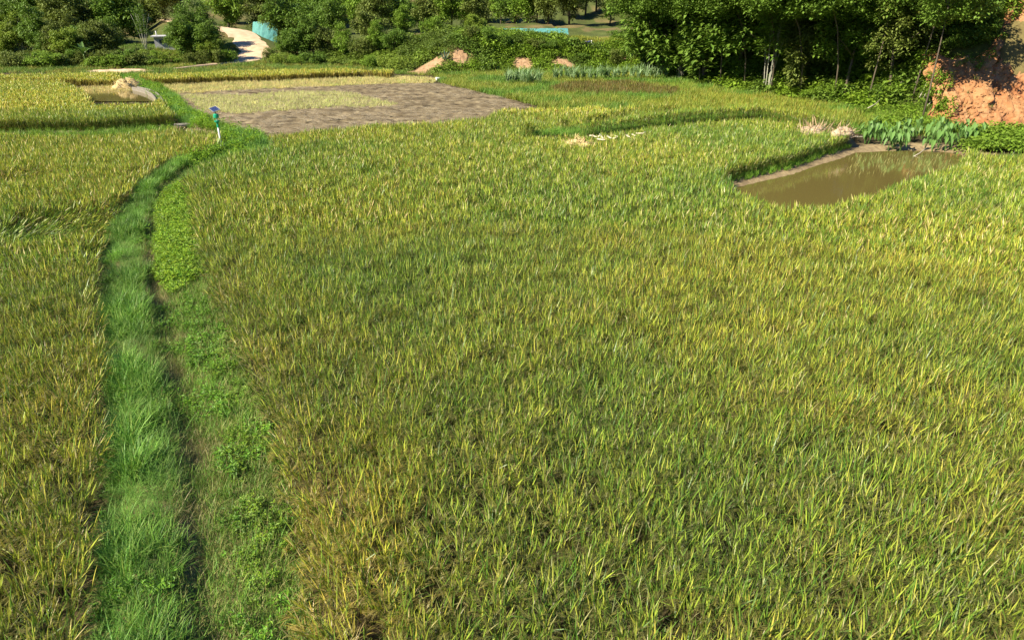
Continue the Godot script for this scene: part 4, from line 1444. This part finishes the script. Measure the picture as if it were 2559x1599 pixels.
	for q in [[17, -89.5], [18, -85.5], [19.3, -82], [20.6, -78.5], [21.8, -74.8], [23.2, -71.2], [24.8, -68], [26.4, -65], [28.2, -62]]:
		var o := thing("arching_tree", "thin trunked tree arching high over the meadow edge in front of the grove", "tree", ground_at(q[0], q[1]), R.randf_range(-0.2, 0.2), "arching trees along the grove")
		part(o, "trunk", arch_m, M.bark)
		var c := part(o, "crown", crowns[4], greens["mid"])
		c.position = Vector3(-2.8, 0.2, 2.0)
		c.scale = Vector3(1.25, 1.05, 1.25)
		c.rotation.y = R.randf() * TAU
	for q in [[30.2, -51.6], [31.6, -56.0], [29.5, -58.8], [33.5, -58.5], [36, -59.5]]:
		tree("overhanging_tree", "thin trunked tree leaning over the edge of the red cliff", "tall trees beside the red cliff", ground_at(q[0], q[1]), 4, Vector3(1.1, 1.05, 1.1), "mid")
	bamboo("tall bamboo clump with pale grey culms in the shaded grove", "", ground_at(24.5, -68.5), 12, 8.0, 0.045, 0.9, M.pale_bark, 0.8, "mid")
	bamboo("thin bare canes standing at the shaded edge of the grove", "", ground_at(19.3, -82), 14, 2.6, 0.02, 1.0, M.pale_bark, 0.0, "mid")
	bamboo("slender pale stems standing beside the small grey hut", "", at_px(362, -114), 7, 6.5, 0.05, 0.5, M.pale_bark, 0.3, "mid")
	bamboo("pale thin stems at the dark edge of the wood", "", at_px(52, -112), 5, 5.0, 0.05, 0.8, M.pale_bark, 0.0, "mid")

func small_things() -> void:
	insect_lamp()
	hut()
	channel()
	straw_heap("straw_heap", "pale straw heap at the end of the irrigation channel", ground_at(P(318, 222).x, P(318, 222).z), 1.2, 0.95, 900, 0.45, 0.035, M.straw)
	straw_heap("straw_heap", "pinkish heap of dry stalks with upright stubs on the bund near the pond", P(2032, 328, 0.72), 1.1, 0.35, 150, 0.7, 0.05, M.pink_straw, 0.35)
	straw_heap("straw_heap", "small heap of bleached stalks beside the pond corner and the taro", P(2104, 338, 0.7), 0.75, 0.45, 120, 0.6, 0.05, M.pink_straw, 0.2)
	straw_heap("straw_heap", "flat pile of pale cut stalks on the bund among golden rice", P(1448, 357, 0.78), 0.9, 0.22, 90, 0.6, 0.06, M.stalk_leaf if M.has("stalk_leaf") else M.straw, 0.1)
	# pale stalks left along the bund
	for q in [[690, 270, 755, 265], [760, 262, 852, 300], [930, 230, 1012, 345], [870, 345, 1050, 365], [1095, 270, 1190, 330], [1225, 337, 1310, 315], [1270, 265, 1340, 292], [1540, 252, 1622, 300], [1680, 235, 1752, 272], [1770, 218, 1930, 210], [1918, 222, 1985, 180], [890, 292, 945, 250]]:
		var a := P(1400 + q[0] / 9.31, 310 + q[1] / 9.31, 0.84)
		var e := P(1400 + q[2] / 9.31, 310 + q[3] / 9.31, 0.90)
		if a.distance_to(e) > 1.9: e = a + (e - a).normalized() * 1.9
		rod("dry_stalk", "pale dry cut stalk lying on the green bund", "stalk", "cut stalks on the bund", a, e, 0.055, M.stalk)
	# fallen poles on the right bank
	for q in [[2170, 270, 2208, 241], [2251, 207, 2281, 187], [2267, 148, 2349, 149], [2310, 243, 2328, 200], [2299, 243, 2322, 196], [2287, 206, 2328, 194], [2319, 264, 2350, 232], [2261, 113, 2284, 105], [1876, 154, 1920, 87]]:
		rod("fallen_pole", "pale dry bamboo pole leaning on the overgrown steep bank", "pole", "fallen poles on the steep bank", hit(q[0], q[1], 0.8), hit(q[2], q[3], 0.8), 0.035, M.dry_pole)
	rod("stick", "thin dry stick slanting out of the muddy pond", "stick", "", P(2281, 393, -0.25), P(2317, 369, 0.15), 0.03, M.dry_pole)
	rod("water_pipe", "grey pipe crossing the ditch beside the pond corner", "pipe", "", P(2122, 339, 0.15), P(2166, 342, 0.2), 0.05, M.concrete)
	var o := thing("concrete_slab", "small pale concrete slab bridging the ditch beside the bund", "slab", P(460, 311, 0.25), 0.5)
	var b := MB.new()
	box(b, Vector3(-0.65, -0.06, -0.3), Vector3(0.6, 0.06, 0.02))
	part(o, "plank", b.mesh(), M.concrete)
	b = MB.new()
	box(b, Vector3(-0.5, -0.07, 0.06), Vector3(0.7, 0.05, 0.36))
	part(o, "plank", b.mesh(), M.concrete)
	# taro by the pond
	var leaves := []
	for i in 8:
		leaves.append(taro_leaf_mesh(R.randf_range(0.42, 0.62), R.randf_range(0.55, 1.05), R.randf_range(0.12, 0.4)))
	for i in 56:
		var px := 2160 + R.randf() * 285
		var py := 372.0 - R.randf() * 30.0 - (px - 2160) * 0.0
		var g := P(px, py)
		var t := thing("taro_plant", "taro plant with big heart shaped leaves on the muddy pond edge", "plant", ground_at(g.x, g.z), R.randf() * TAU, "taro plants on the pond edge")
		for k in 4 + R.randi() % 3:
			var l := part(t, "leaf", leaves[R.randi() % 8], M.taro)
			l.rotation.y = TAU * k / 5 + R.randf_range(-0.5, 0.5)
			l.scale = Vector3.ONE * R.randf_range(0.85, 1.2)
	var g2 := P(560, 396)
	var t2 := thing("taro_plant", "small taro plant with pale yellow green leaves beside the insect lamp", "plant", ground_at(g2.x, g2.z))
	for k in 3:
		var l := part(t2, "leaf", leaves[k], M.taro_pale)
		l.rotation.y = k * 2.2
		l.scale = Vector3.ONE * 0.75
	# cane rows
	var cane_m := []
	for i in 4:
		cane_m.append([grass_tuft(30, 0.8, 1.5, 0.07, 0.16, 0.45, 1.1, [Color(1, 1, 1), Color(0.8, 0.85, 0.8), Color(1.2, 1.15, 1.1)], 4)])
		var sb := MB.new()
		for k in 7:
			var a := R.randf() * TAU
			tube(sb, [Vector3(cos(a) * 0.1, -0.1, sin(a) * 0.1), Vector3(cos(a) * 0.16, 0.85, sin(a) * 0.16)], [0.02, 0.017], 5, Color(0.8, 0.75, 0.5))
		cane_m[i].append(sb.mesh(true))
	for i in 48:
		var px: float
		var py: float
		if i < 14:
			px = 1268 + i * 6.6 + R.randf_range(-4, 4); py = 214 + R.randf_range(-5, 4)
		else:
			px = 1385 + (i - 14) * 8.6 + R.randf_range(-4, 4); py = 205 - (px - 1385) * 0.02 + R.randf_range(-4, 3)
		var g := P(px, py)
		var t := thing("sugarcane_clump", "clump of sugarcane with arching blue green leaves below the bank", "sugarcane", ground_at(g.x, g.z), R.randf() * TAU, "sugarcane rows below the bank")
		var m: Array = cane_m[R.randi() % 4]
		var s := R.randf_range(0.85, 1.15)
		var lf := part(t, "leaves", m[0], M.cane)
		lf.position.y = 0.55 * s
		lf.scale = Vector3.ONE * s
		part(t, "stalks", m[1], M.cane)
	# banana
	var g3 := at_px(206, -103)
	var bt := thing("banana_plant", "banana plant with long arching leaves among the bushes", "plant", g3)
	b = MB.new()
	tube(b, [Vector3(0, -0.2, 0), Vector3(0, 1.6, 0)], [0.16, 0.1], 8, Color(0.9, 0.9, 0.7))
	part(bt, "stem", b.mesh(true), M.banana)
	for k in 9:
		var l := part(bt, "leaf", banana_leaf_mesh(R.randf_range(1.8, 2.5), 0.5, R.randf_range(0.2, 0.6), R.randf_range(0.8, 1.6)), M.banana)
		l.position = Vector3(0, 1.5, 0)
		l.rotation.y = k * TAU / 9 + R.randf_range(-0.2, 0.2)
	# agaves on the bank
	for q in [[1112, 152, 1.5, "large blue green agave on the bank above the bare earth"], [1501, 120, 1.1, "blue green agave beside the parked motorcycle"]]:
		var p := hit(q[0], q[1])
		var ag := thing("agave", q[3], "agave", p)
		for k in 16:
			var bb := MB.new()
			blade(bb, Vector3.ZERO, 0, R.randf_range(0.8, 1.1) * q[2], 0.16, R.randf_range(0.1, 1.1), 0.25, 3, jit(Color.WHITE, 0.2))
			var l := part(ag, "leaf", bb.flat(), M.agave)
			l.rotation.y = k * 2.4
	motorbike(hit(1470, 119))
	# teal netting over heaped earth beside the road and behind the bank
	for q in [["teal netting draped over the earth slope where the road bends", PD(650, 92, 131), 4.6, 3.0], ["teal netting over a mound behind the bank of creepers", PD(1340, 84, 122), 11.0, 0.9]]:
		var c: Vector3 = q[1]
		var nb := MB.new()
		var pts := []
		for j in 13:
			var row := []
			for i in 25:
				var u := i / 12.0 - 1.0
				var v := j / 12.0
				var x: float = c.x + u * q[2] * 0.5
				var y: float = c.y + (v - 0.5) * q[3] * 1.6 + 0.15 * n_fine.get_noise_2d(x * 2, v * 4)
				var z: float = c.z - v * 3.0 - u * u * 0.8 + 0.25 * n_fine.get_noise_2d(x * 1.5 + 20, v * 5)
				row.append(Vector3(x, y, z))
			pts.append(row)
		for j in 12:
			for i in 24:
				nb.quad(pts[j][i], pts[j][i + 1], pts[j + 1][i + 1], pts[j + 1][i], Color.WHITE)
		var no := MeshInstance3D.new()
		no.name = numbered("dust_net")
		no.mesh = nb.mesh(true)
		no.material_override = M.net
		add_child(no)
		tag(no, q[0], "netting")
	# rice stalks left standing in the pond
	var reeds := stuff("pond_stalks", "thin pale stalks standing in the muddy pond water", "stalks")
	var tuft := grass_tuft(4, 0.2, 0.42, 0.014, 0.12, 0.6, 0.7, [Color(0.4, 0.4, 0.14), Color(0.3, 0.34, 0.1)], 2)
	var k2 := Copies.new()
	for i in 150:
		var g := P(R.randf_range(2120, 2370), R.randf_range(388, 440), -0.2)
		if inside(Vector2(g.x, g.z), pond):
			k2.put(placed(g - Vector3(0, 0.05, 0), R.randf() * TAU, Vector3.ONE), Color(1, 1, 1))
	scatter_mesh(reeds, "stalks", tuft, M.grass, k2)
	rod("white_sack", "white sack lying at the corner of the ploughed plot", "sack", "", P(1090, 198, 0.15), P(1102, 196, 0.2), 0.24, M.white_paint)
